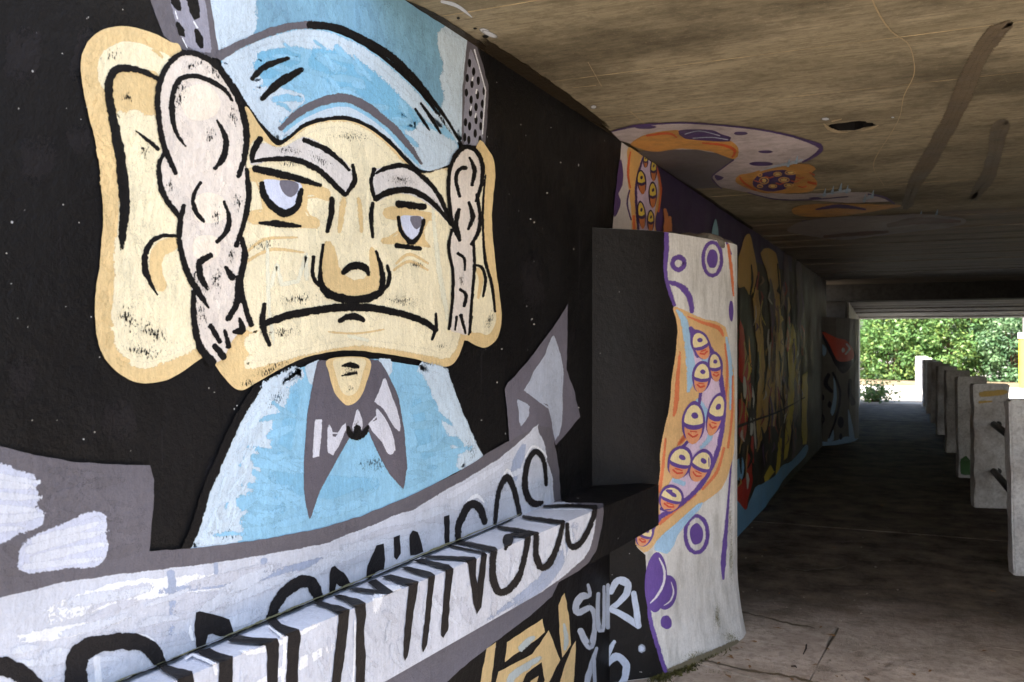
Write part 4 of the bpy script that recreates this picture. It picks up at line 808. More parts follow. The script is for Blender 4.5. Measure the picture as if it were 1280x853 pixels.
Q().ell(914, 700, 5, 50, soft=True).ell(913, 650, 4, 40, soft=True).ell(893, 770, 7, 30, .1, soft=True).ell(905, 795, 16, 16, -.3, soft=True).ell(862, 818, 24, 9, -.4, soft=True).lay('moss_stain', paint((126, 122, 84), 'stipple'), pier)
Q().stroke([(832, 838), (850, 830), (880, 816), (912, 800)], [5, 7, 8, 6], dry0=.2, dry1=.2).lay('dirt_mark', paint((120, 112, 92), 'brush'), pier)
# broken mortar lumps left on top of the pier
b = bmesh.new()
for (x, y, r) in ((-1.28, 4.75, .08), (-1.20, 4.80, .07), (-1.12, 4.92, .09), (-1.22, 5.02, .11), (-1.08, 5.10, .06), (-1.32, 4.95, .10), (-1.15, 5.25, .08)):
    m0 = len(b.verts); bmesh.ops.create_icosphere(b, subdivisions=3, radius=r, matrix=Matrix.Translation((x, y, PT)) @ Matrix.Diagonal((1.3, 1.5, .55, 1)))
    b.verts.ensure_lookup_table()
    for v in b.verts[m0:]:
        k = mnoise.noise(v.co * 14) * .35; v.co += (v.co - Vector((x, y, PT))) * k
link('mortar_lump', b, M_bare, pier)

# ------------------------------------------------------------------ far pier
PS2 = PierSurf([(1000, 396.6), (1020, 396.8), (1045, 397.2), (1062, 398), (1069, 398.6), (1073, 399.5)], 2.03, None)
pier2 = empty('concrete_pier', 'dark grey pier with a red eye mural at the far bend of the wall', 'pier', (-1.4, 15.6, 0))
e0 = PS2.pl[-1]
build_pier(PS2, [(e0[0] - .02, e0[1] + .4), (e0[0] - .2, e0[1] + .8), (-2.2, e0[1] + .9)], pier2, paint((104, 98, 92), None, 0.4, 0.0, 0.6, 0.5))
def Q2(): return Art(PS2)
Q2().fill([(1000, 548), (1014, 548), (1030, 552), (1048, 550), (1060, 546), (1074, 552), (1074, 566), (1000, 566)], jit=.5).fill([(1011, 555), (1013, 530), (1016, 552)], jit=.2).fill([(1034, 552), (1041, 535), (1042, 550)], jit=.2).fill([(1060, 512), (1064, 525), (1068, 548), (1062, 548)], jit=.2).fill([(1042, 470), (1046, 490), (1044, 512), (1040, 520), (1038, 516), (1042, 495)], jit=.2).fill([(1014, 413), (1022, 425), (1033, 436), (1030, 446), (1024, 432)], jit=.2).lay('painted_blue_streak', D((150, 180, 206)), pier2)
Q2().fill([(1026, 414), (1042, 422), (1060, 428), (1070, 445), (1066, 456), (1054, 467), (1044, 456), (1036, 440)], jit=.4).stroke([(1012, 470), (1018, 490), (1014, 520)], [5, 6, 4]).stroke([(1036, 468), (1032, 480), (1040, 490)], [4, 6, 4]).stroke([(1041, 466), (1050, 490), (1046, 520), (1036, 548)], [3, 3, 3, 2]).ring(1014, 447, 4, 6, 2).ring(1026, 524, 4, 6, 2).ell(1028, 497, 2.5, 4).ell(1037, 506, 2.5, 4).ell(1051, 528, 4, 7).ell(1051, 546, 2, 4).stroke([(1063, 475), (1062, 490), (1066, 505)], [4, 5, 7]).lay('painted_dark_mark', D((38, 34, 44)), pier2)
Q2().fill([(1028, 415), (1044, 422), (1060, 428), (1068, 444), (1064, 451), (1050, 452), (1044, 446), (1036, 430)], jit=.4).lay('painted_red_eye', D((206, 74, 48)), pier2)
Q2().stroke([(1058, 430), (1062, 436), (1057, 443)], [2, 3, 2]).ell(1054, 438, 2, 3).lay('painted_shine', D((210, 200, 196)), pier2)

# ------------------------------------------------------------------ paint on the wall beyond the near pier
UF = UpperFar()
def U(): return Art(UF)
DKP = (58, 44, 74)
U().fill([(812, 199), (880, 244), (942, 287), (990, 320), (990, 340), (950, 330), (924, 320), (900, 312), (860, 312), (820, 310), (824, 235)], False, .3).lay('painted_purple_field', D(DKP), wall)
oc = U().fill([(777, 178), (790, 187), (800, 194), (800, 300), (764, 300), (768, 260), (774, 210)], False, .3).lay('painted_tentacle', D((206, 200, 196)), wall)
U().fill([(786, 184), (806, 197), (820, 210), (826, 235), (824, 262), (822, 300), (793, 300), (789, 262), (785, 230), (784, 205)], jit=.3).lay('painted_tentacle_edge', D((226, 178, 108)), oc)
U().fill([(803, 196), (812, 201), (819, 212), (823, 236), (819, 262), (816, 300), (798, 300), (796, 240), (798, 220)], jit=.3).lay('painted_inner_flesh', D(PINK), oc)
U().stroke([(804, 197), (797, 222), (795, 245), (798, 290)], [2, 3, 3, 3]).fill([(775, 200), (779, 215), (778, 232), (773, 242), (776, 250), (774, 262), (768, 272), (768, 255)], jit=.3).stroke([(787, 238), (784, 255), (789, 275)], 2).ell(824, 276, 5, 16, .1).lay('outline', D((84, 60, 112)), oc)
U().stroke([(788, 190), (785, 215), (788, 235)], [2, 3, 2]).stroke([(792, 270), (793, 290)], [3, 4]).stroke([(820, 206), (826, 235), (823, 265)], [2, 3, 2]).lay('painted_orange_streak', D((226, 112, 60)), oc)
suckers(UF, [(807, 201, 3.6, 9, 0), (817, 212, 4.4, 14, 0), (802, 227, 6, 15, -.1), (816, 243, 5.4, 16, 0), (802, 268, 5.2, 17, -.1), (813.5, 276, 4.6, 14, 0)], oc, ((70, 46, 84), (236, 206, 84), (214, 128, 74), RED), True, .55)
U().stroke([(831, 262), (833, 276), (831, 300)], [4, 6, 6]).stroke([(837, 272), (838, 300)], [5, 6]).lay('painted_tentacle_edge', D((206, 130, 80)), oc)
U().fill([(894.5, 274), (898, 290), (897, 312), (889, 312), (890, 290)], jit=.2).lay('painted_blue_streak', D((140, 178, 190)), wall)
far = [((196, 158, 84), [[(936, 292), (926, 312), (922, 340), (923, 360), (931, 358), (938, 370), (946, 346), (942, 310)], [(951, 316), (966, 312), (974, 336), (976, 397), (980, 444), (974, 500), (968, 534), (963, 532), (957, 540), (951, 552), (952, 520), (957, 480), (966, 400), (960, 346)], [(941, 372), (946, 360), (952, 400), (956, 460), (952, 520), (948, 560), (944, 540), (948, 460)]]),
       ((210, 186, 60), [[(984, 420), (990, 404), (996, 430), (995, 480), (990, 530), (984, 572), (980, 576), (983, 520), (986, 470)], [(958, 590), (964, 580), (970, 586), (962, 598), (957, 606), (955, 596)], [(971, 560), (977, 548), (975, 584), (970, 596)], [(1003, 470), (1009, 465), (1008, 555), (1003, 556)]]),
       ((186, 46, 34), [[(925, 400), (930, 410), (932, 440), (938, 470), (940, 500), (934, 510), (930, 480), (924, 470)], [(924, 500), (933, 510), (934, 530), (930, 552), (924, 545)], [(940, 545), (944, 560), (942, 580), (938, 570)], [(985, 396), (988, 404), (986, 440), (983, 430)], [(921, 610), (930, 598), (938, 590), (941, 600), (936, 622), (932, 640), (926, 632), (921, 628)], [(934, 566), (940, 580), (938, 600), (933, 596)]]),
       ((52, 48, 42), [[(926, 362), (931, 360), (936, 375), (939, 420), (944, 480), (946, 540), (950, 570), (946, 610), (941, 612), (942, 560), (938, 470), (932, 420), (925, 396)], [(956, 548), (963, 536), (972, 540), (972, 562), (969, 590), (962, 580), (955, 588), (950, 606), (952, 574)]]),
       ((86, 66, 72), [[(995, 330), (1003, 338), (1002, 440), (997, 520), (994, 560), (990, 574), (993, 480), (997, 420)], [(962, 350), (968, 370), (970, 430), (966, 480), (964, 420)], [(980, 318), (986, 330), (986, 390), (981, 380)]]),
       ((206, 206, 196), [[(930, 470), (934, 485), (932, 500), (929, 490)], [(937, 520), (942, 530), (940, 545), (936, 538)], [(933, 590), (937, 600), (934, 612)], [(940, 480), (943, 500), (941, 512)]]),
       ((120, 170, 204), [[(921, 575), (928, 572), (930, 590), (926, 602), (921, 600)], [(919, 628), (932, 638), (936, 630), (944, 610), (952, 606), (958, 602), (968, 596), (978, 582), (990, 576), (1008, 556), (1008, 568), (985, 594), (962, 626), (944, 650), (918, 676)]]),
       ((226, 160, 40), [[(936, 420), (938, 440), (940, 466), (937, 456)], [(934, 440), (936, 452), (933, 450)]])]
for c, polys in far:
    a = U()
    for p in polys: a.fill(p, True, .5)
    a.lay('painted_figure', D(c), wall)
for c_, nn, x0, x1 in (((176, 138, 74), 26, 923, 1004), ((150, 52, 40), 16, 922, 1004), ((92, 62, 96), 18, 945, 1006), ((214, 190, 84), 12, 930, 1006), ((40, 34, 32), 30, 922, 1008), ((196, 190, 178), 12, 923, 1004), ((128, 96, 70), 24, 950, 1007)):
    a = U()
    for k in range(nn):
        x = RND.uniform(x0, x1); t = (x - 922) / 86; y0 = 320 + 45 * t; y1 = 620 - 75 * t
        y = RND.uniform(y0, y1 - 20); L = RND.uniform(10, 46) * (1 - .3 * t); w = RND.uniform(1.0, 4.0) * (1 - .4 * t)
        a.stroke([(x, y, w * .5), (x + RND.uniform(-3, 3), y + L * .5, w), (x + RND.uniform(-4, 4), y + L, w * .4)])
    a.lay('painted_brushwork', D(c_), wall)
U().stroke([(921, 534), (945, 525), (975, 514), (1006, 497)], [4, 3, 2, 1.2]).stroke([(947, 345), (941, 372)], 1.5).stroke([(972, 330), (976, 380)], 1.5).lay('painted_dark_line', D((26, 22, 20)), wall)

# ------------------------------------------------------------------ decks
DX0, DX1, DY0, DY1 = -1.9, 4.7, 2.15, 17.0
deck = empty('bridge_deck', 'brown board marked concrete bridge deck with tentacles painted underneath', 'bridge', (1.5, 9, 2.6))
b = bmesh.new(); box(b, DX0 - .6, DX1 + .6, DY0, DY1, CEIL + 0.16, CEIL + 0.9); link('deck_slab', b, M_bare, deck)
M_void = plain('hole_shade_lining', (16, 14, 11), .9, .5)  # hole lining coloured near black in place of the shade inside
HOLE = at_z(1062, 158, CEIL)
edges = [DY0 + .004, 2.57, 3.39, 4.02, 5.0, 5.75, 6.5, 7.2, 7.96]
while edges[-1] < 16.2: edges.append(edges[-1] + 0.26 + 0.06 * RND.random())
edges.append(DY1 - .003)
for i, (y0, y1) in enumerate(zip(edges, edges[1:])):
    b = bmesh.new(); dz = RND.uniform(-0.001, 0.001) if y1 < 7.9 else RND.uniform(-0.006, 0.009)
    dz = max(dz, 0.0) if y1 > 7.9 else 0.0
    if y0 < HOLE.y < y1:
        ring = []
        for k in range(22):
            t = 2 * math.pi * k / 22; kk = 1 + .45 * mnoise.noise((math.cos(t) * 2, math.sin(t) * 2, 3))
            ring.append((HOLE.x + .105 * kk * math.cos(t), HOLE.y + .088 * kk * math.sin(t)))
        outer = [(DX0, y0), (HOLE.x, y0), (DX1, y0), (DX1, y1), (HOLE.x, y1), (DX0, y1)]
        allp = outer + ring
        tri = tessellate_polygon([[Vector((x, y, 0)) for x, y in outer], [Vector((x, y, 0)) for x, y in ring]])
        vs = [b.verts.new((x, y, CEIL)) for x, y in allp]
        for t in tri: b.faces.new([vs[j] for j in t])
        top = [b.verts.new((HOLE.x + (x - HOLE.x) * .8, HOLE.y + (y - HOLE.y) * .8, CEIL + .15)) for x, y in ring]
        for k in range(22):
            b.faces.new((vs[6 + k], vs[6 + (k + 1) % 22], top[(k + 1) % 22], top[k]))
        b.faces.new(top)
        for f in b.faces: f.material_index = 1 if max(v.co.z for v in f.verts) > CEIL + .1 else 0
        bmesh.ops.recalc_face_normals(b, faces=b.faces)
    else:
        box(b, DX0, DX1, y0 + .0015, y1 - .0015, CEIL + dz, CEIL + .15)
    link('board_panel', b, [M_ceil if y1 < 8.2 else M_far, M_void], deck)
for y in (2.57, 3.39, 4.02, 6.5):
    b = bmesh.new(); rows = []; n = 150
    for k in range(n + 1):
        x = DX0 + (DX1 - DX0) * k / n
        hw = .0035 * max(.01, .05 + 1.4 * mnoise.noise((x * 2.3, y * 3, 1)) + .6 * mnoise.noise((x * 17, y, 4))); yo = .003 * mnoise.noise((x * 3, y, 8))
        rows.append([b.verts.new(v) for v in ((x, y + yo - hw, CEIL + .004), (x, y + yo, CEIL - .0006 - hw * .6), (x, y + yo + hw, CEIL + .004))])
    for r0, r1 in zip(rows, rows[1:]):
        b.faces.new((r0[0], r0[1], r1[1], r1[0])); b.faces.new((r0[1], r0[2], r1[2], r1[1]))
    link('lime_seam', b, M_seam, deck)
b = bmesh.new(); box(b, DX0 - .5, DX1 + .5, DY1 + .002, DY1 + .6, 2.36, 3.2); link('cross_beam', b, concrete('beam_concrete', (0.05, 0.045, 0.04), (0.08, 0.07, 0.06), 1.0), deck)
b = bmesh.new(); box(b, -3.1, -1.39, DY1 + .15, DY1 + .55, -.15, 2.355); link('gap_shade_block', b, bpy.data.materials['beam_concrete'], deck)  # dark block added to stand for the shaded gap beside the abutment
deck2 = empty('bridge_deck', 'pale far bridge deck over the daylight end of the underpass', 'bridge', (1.5, 22, 2.3))
b = bmesh.new(); box(b, DX0 - 1.2, DX1 + .6, 17.7, 26.4, 2.52, 3.3); link('deck_slab', b, M_bare, deck2)
y = 17.7
while y < 26.2:
    d = 0.42 + .2 * RND.random(); y1 = min(y + d, 26.4); b = bmesh.new()
    box(b, DX0 - 1.1, DX1, y + .004, y1 - .004, 2.36 - .11 * (y - 17.7) / 8.7 + RND.choice((0, .006, .012, .03)), 2.5); link('board_panel', b, M_deck2, deck2); y = y1
wall2 = empty('abutment_wall', 'pale bare concrete abutment wall beyond the red eye pier', 'wall', (-1.6, 22, 0))
b = bmesh.new(); prism(b, [(-3.2, 17.6), (-1.36, 17.6), (-1.76, 26.4), (-3.2, 26.4)], -.15, 2.51); bmesh.ops.recalc_face_normals(b, faces=b.faces); link('wall_body', b, M_deck2, wall2)
wall3 = empty('abutment_wall', 'unseen bare concrete abutment wall set close across the road to dim the passage', 'wall', (4.6, 16, 0))  # out of view; set close in to cut daylight deep in the passage
b = bmesh.new(); box(b, 4.3, 5.2, 2.2, 16.95, -.155, 2.64); link('wall_body', b, M_bare, wall3)
b = bmesh.new(); box(b, 4.32, 5.2, 17.75, 26.4, -.155, 2.24); link('wall_body', b, M_bare, wall3)

# --- paint and stains under the first deck
CS = CeilSurf()
def Cc(): return Art(CS)
def D(c): return paint(tuple(min(255, int(v * 1.06)) for v in c), 'brush', .3, 0.0, .6, .4)
def soft(c): return paint(c, 'brush')
Cc().fill([(1266, 28), (1240, 36), (1225, 55), (1208, 85), (1192, 125), (1180, 155), (1160, 190), (1140, 225), (1128, 262), (1135, 262), (1145, 235), (1172, 195), (1195, 152), (1215, 112), (1228, 75), (1250, 45)], False, .6, edge=3).fill([(1260, 152), (1242, 155), (1239, 190), (1232, 215), (1211, 255), (1216, 250), (1240, 225), (1248, 190)], False, .6, edge=3).lay('tar_streak', paint((92, 80, 62), 'brush', 0.6), deck)
Cc().stroke([(1088, -6), (1100, 20), (1115, 40), (1135, 55), (1142, 75), (1142, 95), (1130, 120), (1125, 145), (1115, 165), (1092, 205), (1105, 232)], [2, 2.2, 2, 1.5, 1.4, 1.4, 1.2, 1, 1, 1, .8]).stroke([(735, 78), (752, 108)], .8).stroke([(788, 140), (848, 190)], 1.6).stroke([(716, 110), (745, 107)], 1).lay('lime_crack', paint((160, 142, 108), 'brush'), deck)
Cc().ell(606, 39, 9, 4, .3, soft=True).ell(612, 43, 14, 4, .4, soft=True).stroke([(552, 2), (572, 8), (590, 22)], [4, 5, 2], dry1=.4).ell(1032, 149, 7, 2.4, soft=True).ell(1116, 147, 3, 1.5, soft=True).ell(742, 134, 5, 3, soft=True).lay('paint_splash', paint((196, 200, 206), 'spray'), deck)
Cc().ell(607, 46, 4, 2).ell(573, 23, 2, 1.6).ell(594, 36, 2.4, 1.2).lay('pit', paint((18, 15, 11)), deck)
Cc().stroke([(470, -14), (487, -3), (540, 20), (582, 46), (650, 92), (720, 138), (778, 178), (850, 226), (940, 286)], [8, 8, 9, 9, 9, 8, 6, 5, 3]).stroke([(600, 52), (680, 106), (760, 160)], [14, 14, 8], dry0=.3, dry1=.3).lay('dark_edge_band', paint((44, 36, 24), 'spray'), deck)  # darker band along the line where deck meets wall
Cc().stroke([(1030, 155), (1036, 161), (1048, 165), (1060, 166)], [2, 4, 3, 1], dry0=.3, dry1=.4).stroke([(1076, 164), (1090, 160), (1098, 157)], [1, 3, 1], dry0=.4, dry1=.4).stroke([(1040, 152), (1052, 149)], [2, 1]).lay('chipped_rim', paint((176, 158, 124), 'brush'), deck)
ct = Cc().fill([(764, 165), (793, 158), (826, 155), (858, 154), (902, 157), (946, 162), (979, 168), (1001, 174), (1027, 184), (1020, 194), (1003, 203), (985, 206), (955, 215), (946, 228), (950, 240), (985, 243), (1050, 241), (1085, 240), (1117, 252), (1060, 254), (1009, 250), (968, 249), (935, 241), (900, 234), (889, 221), (918, 199), (900, 192), (860, 187), (830, 190), (795, 182), (775, 176)], False, .3).lay('painted_tentacle', D((176, 166, 166)), deck, 'grey white painted tentacle with purple edge under the deck')
Cc().fill([(795, 190), (840, 187), (870, 187), (900, 193), (918, 200), (905, 209), (889, 221), (893, 230), (900, 235), (868, 236), (845, 222), (820, 205)], False, .3).lay('painted_grey_field', D((100, 96, 98)), ct)
Cc().fill([(788, 180), (810, 168), (845, 163), (880, 170), (910, 175), (923, 185), (918, 199), (890, 190), (850, 186), (820, 190), (800, 186)], jit=.3).fill([(940, 216), (960, 211), (978, 207), (995, 205), (1012, 206), (1020, 212), (1014, 218), (1022, 228), (1018, 236), (1008, 241), (960, 242), (935, 236), (919, 227), (924, 219)], jit=.4).fill([(990, 262), (1010, 256), (1060, 255), (1126, 257), (1095, 264), (1045, 271), (1000, 270)], jit=.3).fill([(1044, 285), (1100, 278), (1160, 274), (1150, 282), (1090, 290)], jit=.3).lay('painted_tentacle_edge', D((188, 138, 74)), ct)
Cc().stroke([(764, 165), (793, 158), (826, 155), (858, 154), (902, 157), (946, 162), (979, 168), (1001, 174), (1026, 184), (1018, 195), (1003, 203)], [1, 3, 2, 2, 2, 2, 2.5, 3, 6, 4, 2]).stroke([(917, 200), (905, 209), (890, 221), (895, 230), (902, 236)], 1.6).fill([(893, 219), (905, 222), (897, 226)], jit=.1).ell(806, 159, 14, 2.4).ell(926, 167, 8.5, 2.3).ell(957, 190, 9, 1.9).ell(952, 205, 15, 2.7).ell(1019, 248, 8, 1.3).fill([(848, 164), (866, 162), (890, 163), (902, 168), (914, 172), (912, 177), (880, 176), (855, 173)], jit=.2).ell(968, 226, 27, 13, -.15).stroke([(935, 241), (968, 249), (1009, 250), (1060, 246)], 1.4).stroke([(1085, 243), (1105, 247), (1118, 255)], [2, 3, 2]).stroke([(1020, 262), (1050, 258), (1082, 262)], [2, 5, 2]).stroke([(1040, 280), (1080, 272), (1120, 272)], 1.4).ell(1010, 277, 8, 1.6).ell(1030, 274, 6, 1.4).ell(1100, 271, 8, 1.6).lay('painted_purple_spot', D((76, 58, 104)), ct)
Cc().stroke([(808, 170), (835, 167), (846, 172)], [2, 3, 2]).stroke([(878, 179), (905, 182), (919, 189), (915, 197)], [2, 3, 4, 2]).stroke([(925, 222), (930, 229), (945, 238)], [2, 3, 2]).stroke([(1012, 216), (1018, 219)], 2).stroke([(1010, 228), (1020, 230)], 3).lay('painted_orange_streak', D((196, 86, 48)), ct)
Cc().stroke([(856, 168), (875, 164), (900, 170)], 1).stroke([(866, 173), (890, 172), (910, 175)], 1).stroke([(950, 214), (970, 208), (990, 204), (1003, 200)], [1, 3, 4, 2]).stroke([(1020, 245), (1050, 240), (1062, 238)], [1, 3, 5]).stroke([(1080, 250), (1088, 246)], [2, 5]).lay('painted_shine', D((168, 180, 192)), ct)
a = Cc()
for (x, y, rx, ry) in ((955, 226, 7, 5), (972, 218, 6, 3), (988, 216, 8, 3), (980, 225, 8, 3.4), (966, 233, 6, 2.4), (986, 232, 7, 2.6), (950, 233, 4, 2), (950, 219, 3, 2)): a.ring(x, y, rx * .8, ry * .8, 1.6)
a.lay('painted_eye', D((206, 160, 96)), ct)
a = Cc()
for (x, y, rx, ry) in ((955, 226, 3, 2.4), (972, 218, 3, 1.2), (988, 216, 4, 1.3), (980, 225, 4, 1.5), (966, 233, 3, 1.1), (986, 232, 3, 1.1)): a.ell(x, y, rx, ry)
a.lay('painted_pupil', D((222, 196, 120)), ct)
a = Cc()
for (x, y, w_) in ((962, 221, 1.6), (975, 229, 1.6), (948, 226, 1.4), (994, 226, 1.6), (1000, 222, 1.4), (1003, 233, 1.6)): a.stroke([(x - 5, y, w_), (x, y + 1.6, w_), (x + 5, y, w_)])
a.lay('painted_orange_streak', D((200, 92, 60)), ct)
a = Cc()
for (x, y) in ((1030, 240), (1040, 237), (1050, 233), (1058, 236), (1080, 247), (1090, 242), (985, 203), (995, 199), (1150, 268), (1170, 266)): a.stroke([(x, y + 5, 4), (x + 2, y - 4, .8)])
a.lay('painted_blue_streak', D((150, 176, 196)), ct)
Cc().fill([(984, 288), (1000, 278), (1040, 272), (1100, 270), (1150, 268), (1196, 272), (1208, 277), (1190, 284), (1130, 291), (1090, 296), (1050, 300), (1000, 293)], jit=.4).lay('painted_tentacle', D((140, 132, 130)), deck)
Cc().stroke([(1110, 282), (1150, 276), (1200, 277)], [5, 8, 3]).stroke([(1030, 296), (1080, 292), (1110, 290)], [3, 5, 3]).lay('painted_dark_mark', D((96, 66, 62)), deck)

def D(c): return paint(c, 'brush')
# ------------------------------------------------------------------ fence of concrete posts and pipe rails
fence = empty('post_and_rail_fence', 'white concrete post fence with black pipe rails between walkway and road', 'fence', (fence_x(20), 20, 0))
M_post = concrete('post_paint', (0.68, 0.66, 0.64), (0.86, 0.84, 0.82), 3.0, stain=(0.22, 0.17, 0.13), st=0.6, rough=0.7)
M_rail = plain('rail_paint', (34, 32, 32), 0.5, 0.3)
PYS = [4.75, 7.26, 10.11, 12.3, 15.07, 18.0, 20.7, 23.5, 26.1, 28.7, 31.2, 33.6]
PW, PD, PH = 0.33, 0.15, 1.215
def post_mesh(seed):
    b = bmesh.new(); box(b, 0, PW, 0, PD, -0.02, PH)
    bmesh.ops.bevel(b, geom=[e for e in b.edges], offset=0.012, segments=2, affect='EDGES')
    bmesh.ops.subdivide_edges(b, edges=[e for e in b.edges if e.calc_length() > .25], cuts=9, use_grid_fill=True)
    for v in b.verts: v.co += Vector((mnoise.noise(v.co * 9 + Vector((seed, 0, 0))), mnoise.noise(v.co * 9 + Vector((0, seed, 0))), mnoise.noise(v.co * 7 + Vector((0, 0, seed))))) * 0.003
    R0 = random.Random(int(seed * 10) + 1)
    for v in b.verts:
        if (v.co.x < .02 or v.co.x > PW - .02) and (v.co.y < .02 or v.co.y > PD - .02) and R0.random() < .3:
            v.co += (Vector((PW / 2, PD / 2, v.co.z)) - v.co) * R0.uniform(.02, .08)
    return b
posts = []
base = [post_mesh(i * 3.1) for i in range(5)]
mesh_ = []
for b in base:
    me = bpy.data.meshes.new('post'); b.to_mesh(me); b.free(); me.materials.append(M_post); mesh_.append(me)
RZ = math.radians(12)
for i, y in enumerate(PYS):
    o = bpy.data.objects.new('post', mesh_[i % 5]); COL.objects.link(o); o.parent = fence
    o.matrix_parent_inverse = Matrix.Translation(-Vector(fence.location))
    o.location = (fence_x(y) + (.03 if y < 9 else 0), y, 0); o.rotation_euler = (RND.uniform(-.015, .015), RND.uniform(-.02, .02), RZ + RND.uniform(-.03, .03)); posts.append(o)
def rail(y0, y1, z):
    b = bmesh.new(); x0, x1 = fence_x(y0) + .21, fence_x(y1) + .17
    tube(b, [(x0, y0 + .05, z), ((x0 + x1) / 2, (y0 + y1) / 2, z - .01), (x1, y1 + .10, z)], .032, 10)
    link('rail', b, M_rail, fence)
for y0, y1 in zip(PYS, PYS[1:]):
    for z in (.82, .36): rail(y0, y1, z)
class PostFace(Surf):
    def __init__(self, y):
        self.layer = 6; self.p = (fence_x(y), y); self.q = (fence_x(y) + math.cos(RZ), y + math.sin(RZ))
    def map(self, x, y, k): return on_line(x, y, self.p, self.q, (math.sin(RZ), -math.cos(RZ)), .008)
pf = PostFace(PYS[2]); Art(pf).stroke([(1225, 493), (1240, 492), (1258, 490)], [6, 7, 5], dry0=.3, dry1=.2).stroke([(1224, 503), (1240, 502)], [3, 2], True, .2, .4).lay('painted_yellow_smear', paint((206, 172, 96), 'brush'), fence)
pf = PostFace(PYS[3]); Art(pf).fill([(1202, 574), (1208, 570), (1213, 576), (1217, 580), (1217, 592), (1202, 593)], jit=1, edge=1).lay('painted_green_patch', paint((70, 112, 62), 'brush'), fence)

# ------------------------------------------------------------------ outside the far end
def leafmat(name, c1, c2, c3):
    t = NT(name); P = t.n('ShaderNodeNewGeometry'); oi = t.n('ShaderNodeObjectInfo')
    at = t.n('ShaderNodeAttribute', attribute_name='tint')
    col = t.ramp(at.outputs['Fac'], [(0.0, c1), (0.55, c2), (1.0, c3)])
    d = t.surf(col, 0.45, None, 0.4)
    tl_ = t.n('ShaderNodeBsdfTranslucent'); t.l(col, tl_.inputs[0])
    mx = t.n('ShaderNodeMixShader'); mx.inputs[0].default_value = 0.3
    t.l(d, mx.inputs[1]); t.l(tl_.outputs[0], mx.inputs[2])
    return t.done(mx.outputs[0])
ML = [leafmat('leaf_green', (0.035, 0.085, 0.02), (0.075, 0.17, 0.042), (0.15, 0.25, 0.075)),
      leafmat('leaf_yellow', (0.05, 0.12, 0.028), (0.095, 0.185, 0.05), (0.20, 0.27, 0.065)),
      leafmat('leaf_blue_green', (0.038, 0.09, 0.038), (0.085, 0.17, 0.07), (0.18, 0.27, 0.13))]
M_stem = plain('stem_bark', (92, 74, 56), .8, .4)
def shrub(x, y, rx, ry, h, n, mi, label, leaf=.17, seed=0):
    R = random.Random(seed)
    root = empty('leafy_shrub', label, 'shrub', (x, y, -.16), 'shrubs beyond the underpass')
    b = bmesh.new()
    for k in range(9):
        a = R.uniform(0, 6.28); rr = R.uniform(.2, .75); hh = h * R.uniform(.5, .85)
        tx, ty = x + rx * rr * math.cos(a), y + ry * rr * math.sin(a)
        tube(b, [(x + .15 * math.cos(a), y + .15 * math.sin(a), -.2), ((x * .6 + tx * .4), (y * .6 + ty * .4), hh * .45), (tx, ty, hh)], [.05, .035, .012], 6)
    link('stem', b, M_stem, root)
    b = bmesh.new(); tint = b.faces.layers.float.new('tint')
    clumps = []
    for k in range(int(20 + n / 110)):
        a = R.uniform(0, 6.28); e = R.uniform(-.95, 1); q = R.uniform(.55, 1.0)
        ce = math.sqrt(max(0, 1 - e * e))
        clumps.append((Vector((x + rx * q * ce * math.cos(a), y + ry * q * ce * math.sin(a), max(.15, h * .42 + h * .55 * e * q))), R.uniform(.35, .75), R.uniform(.0, 1)))
    for k in range(n):
        c, r, tn = R.choice(clumps)
        d = Vector((R.gauss(0, 1), R.gauss(0, 1), R.gauss(0, .8))); d = d.normalized() * r * R.uniform(.3, 1.0)
        p = c + d
        if p.z < .02: p.z = R.uniform(.02, .4)
        nrm = (d.normalized() + Vector((0, 0, .6)) + Vector((R.gauss(0, .5), R.gauss(0, .5), R.gauss(0, .5)))).normalized()
        u = nrm.orthogonal().normalized(); u = (Matrix.Rotation(R.uniform(0, 6.28), 3, nrm) @ u); v = nrm.cross(u)
        L = leaf * R.uniform(.7, 1.4); wd = L * .42
        q = [p - u * L * .5, p + v * wd * .5 - nrm * L * .06, p + u * L * .5 - nrm * L * .12, p - v * wd * .5 - nrm * L * .06]
        f = b.faces.new([b.verts.new(t) for t in q]); f[tint] = min(1, max(0, tn * .6 + R.uniform(-.1, .5)))
    link('crown', b, ML[mi], root)
SHR = [(-4.6, 46.0, 2.2, 1.8, 4.2, 13000, 0, 'green shrub growing closest to the pale abutment wall'),
       (-1.6, 45.6, 1.9, 1.6, 3.7, 15000, 1, 'yellow green shrub with turning leaves at the end of the walkway'),
       (0.9, 46.2, 1.7, 1.7, 4.4, 15000, 1, 'tall yellowish shrub rising behind the end of the post fence'),
       (3.3, 45.4, 1.9, 1.6, 3.9, 15000, 2, 'grey green shrub with drooping leaves behind the white road'),
       (5.9, 45.8, 2.0, 1.7, 4.1, 15000, 2, 'dense blue green shrub beside the yellow column'),
       (8.8, 46.4, 2.2, 1.8, 4.4, 11000, 0, 'dark green shrub behind the yellow column')]
for i, s in enumerate(SHR): shrub(*s[:7], s[7], seed=i + 3)
shrub(-0.4, 48.5, 3.4, 1.5, 5.8, 15000, 1, 'tall pale yellow shrub at the back of the hedge', .16, 41)
shrub(4.6, 48.5, 3.4, 1.5, 6.0, 15000, 0, 'tall green shrub at the back of the hedge', .16, 42)
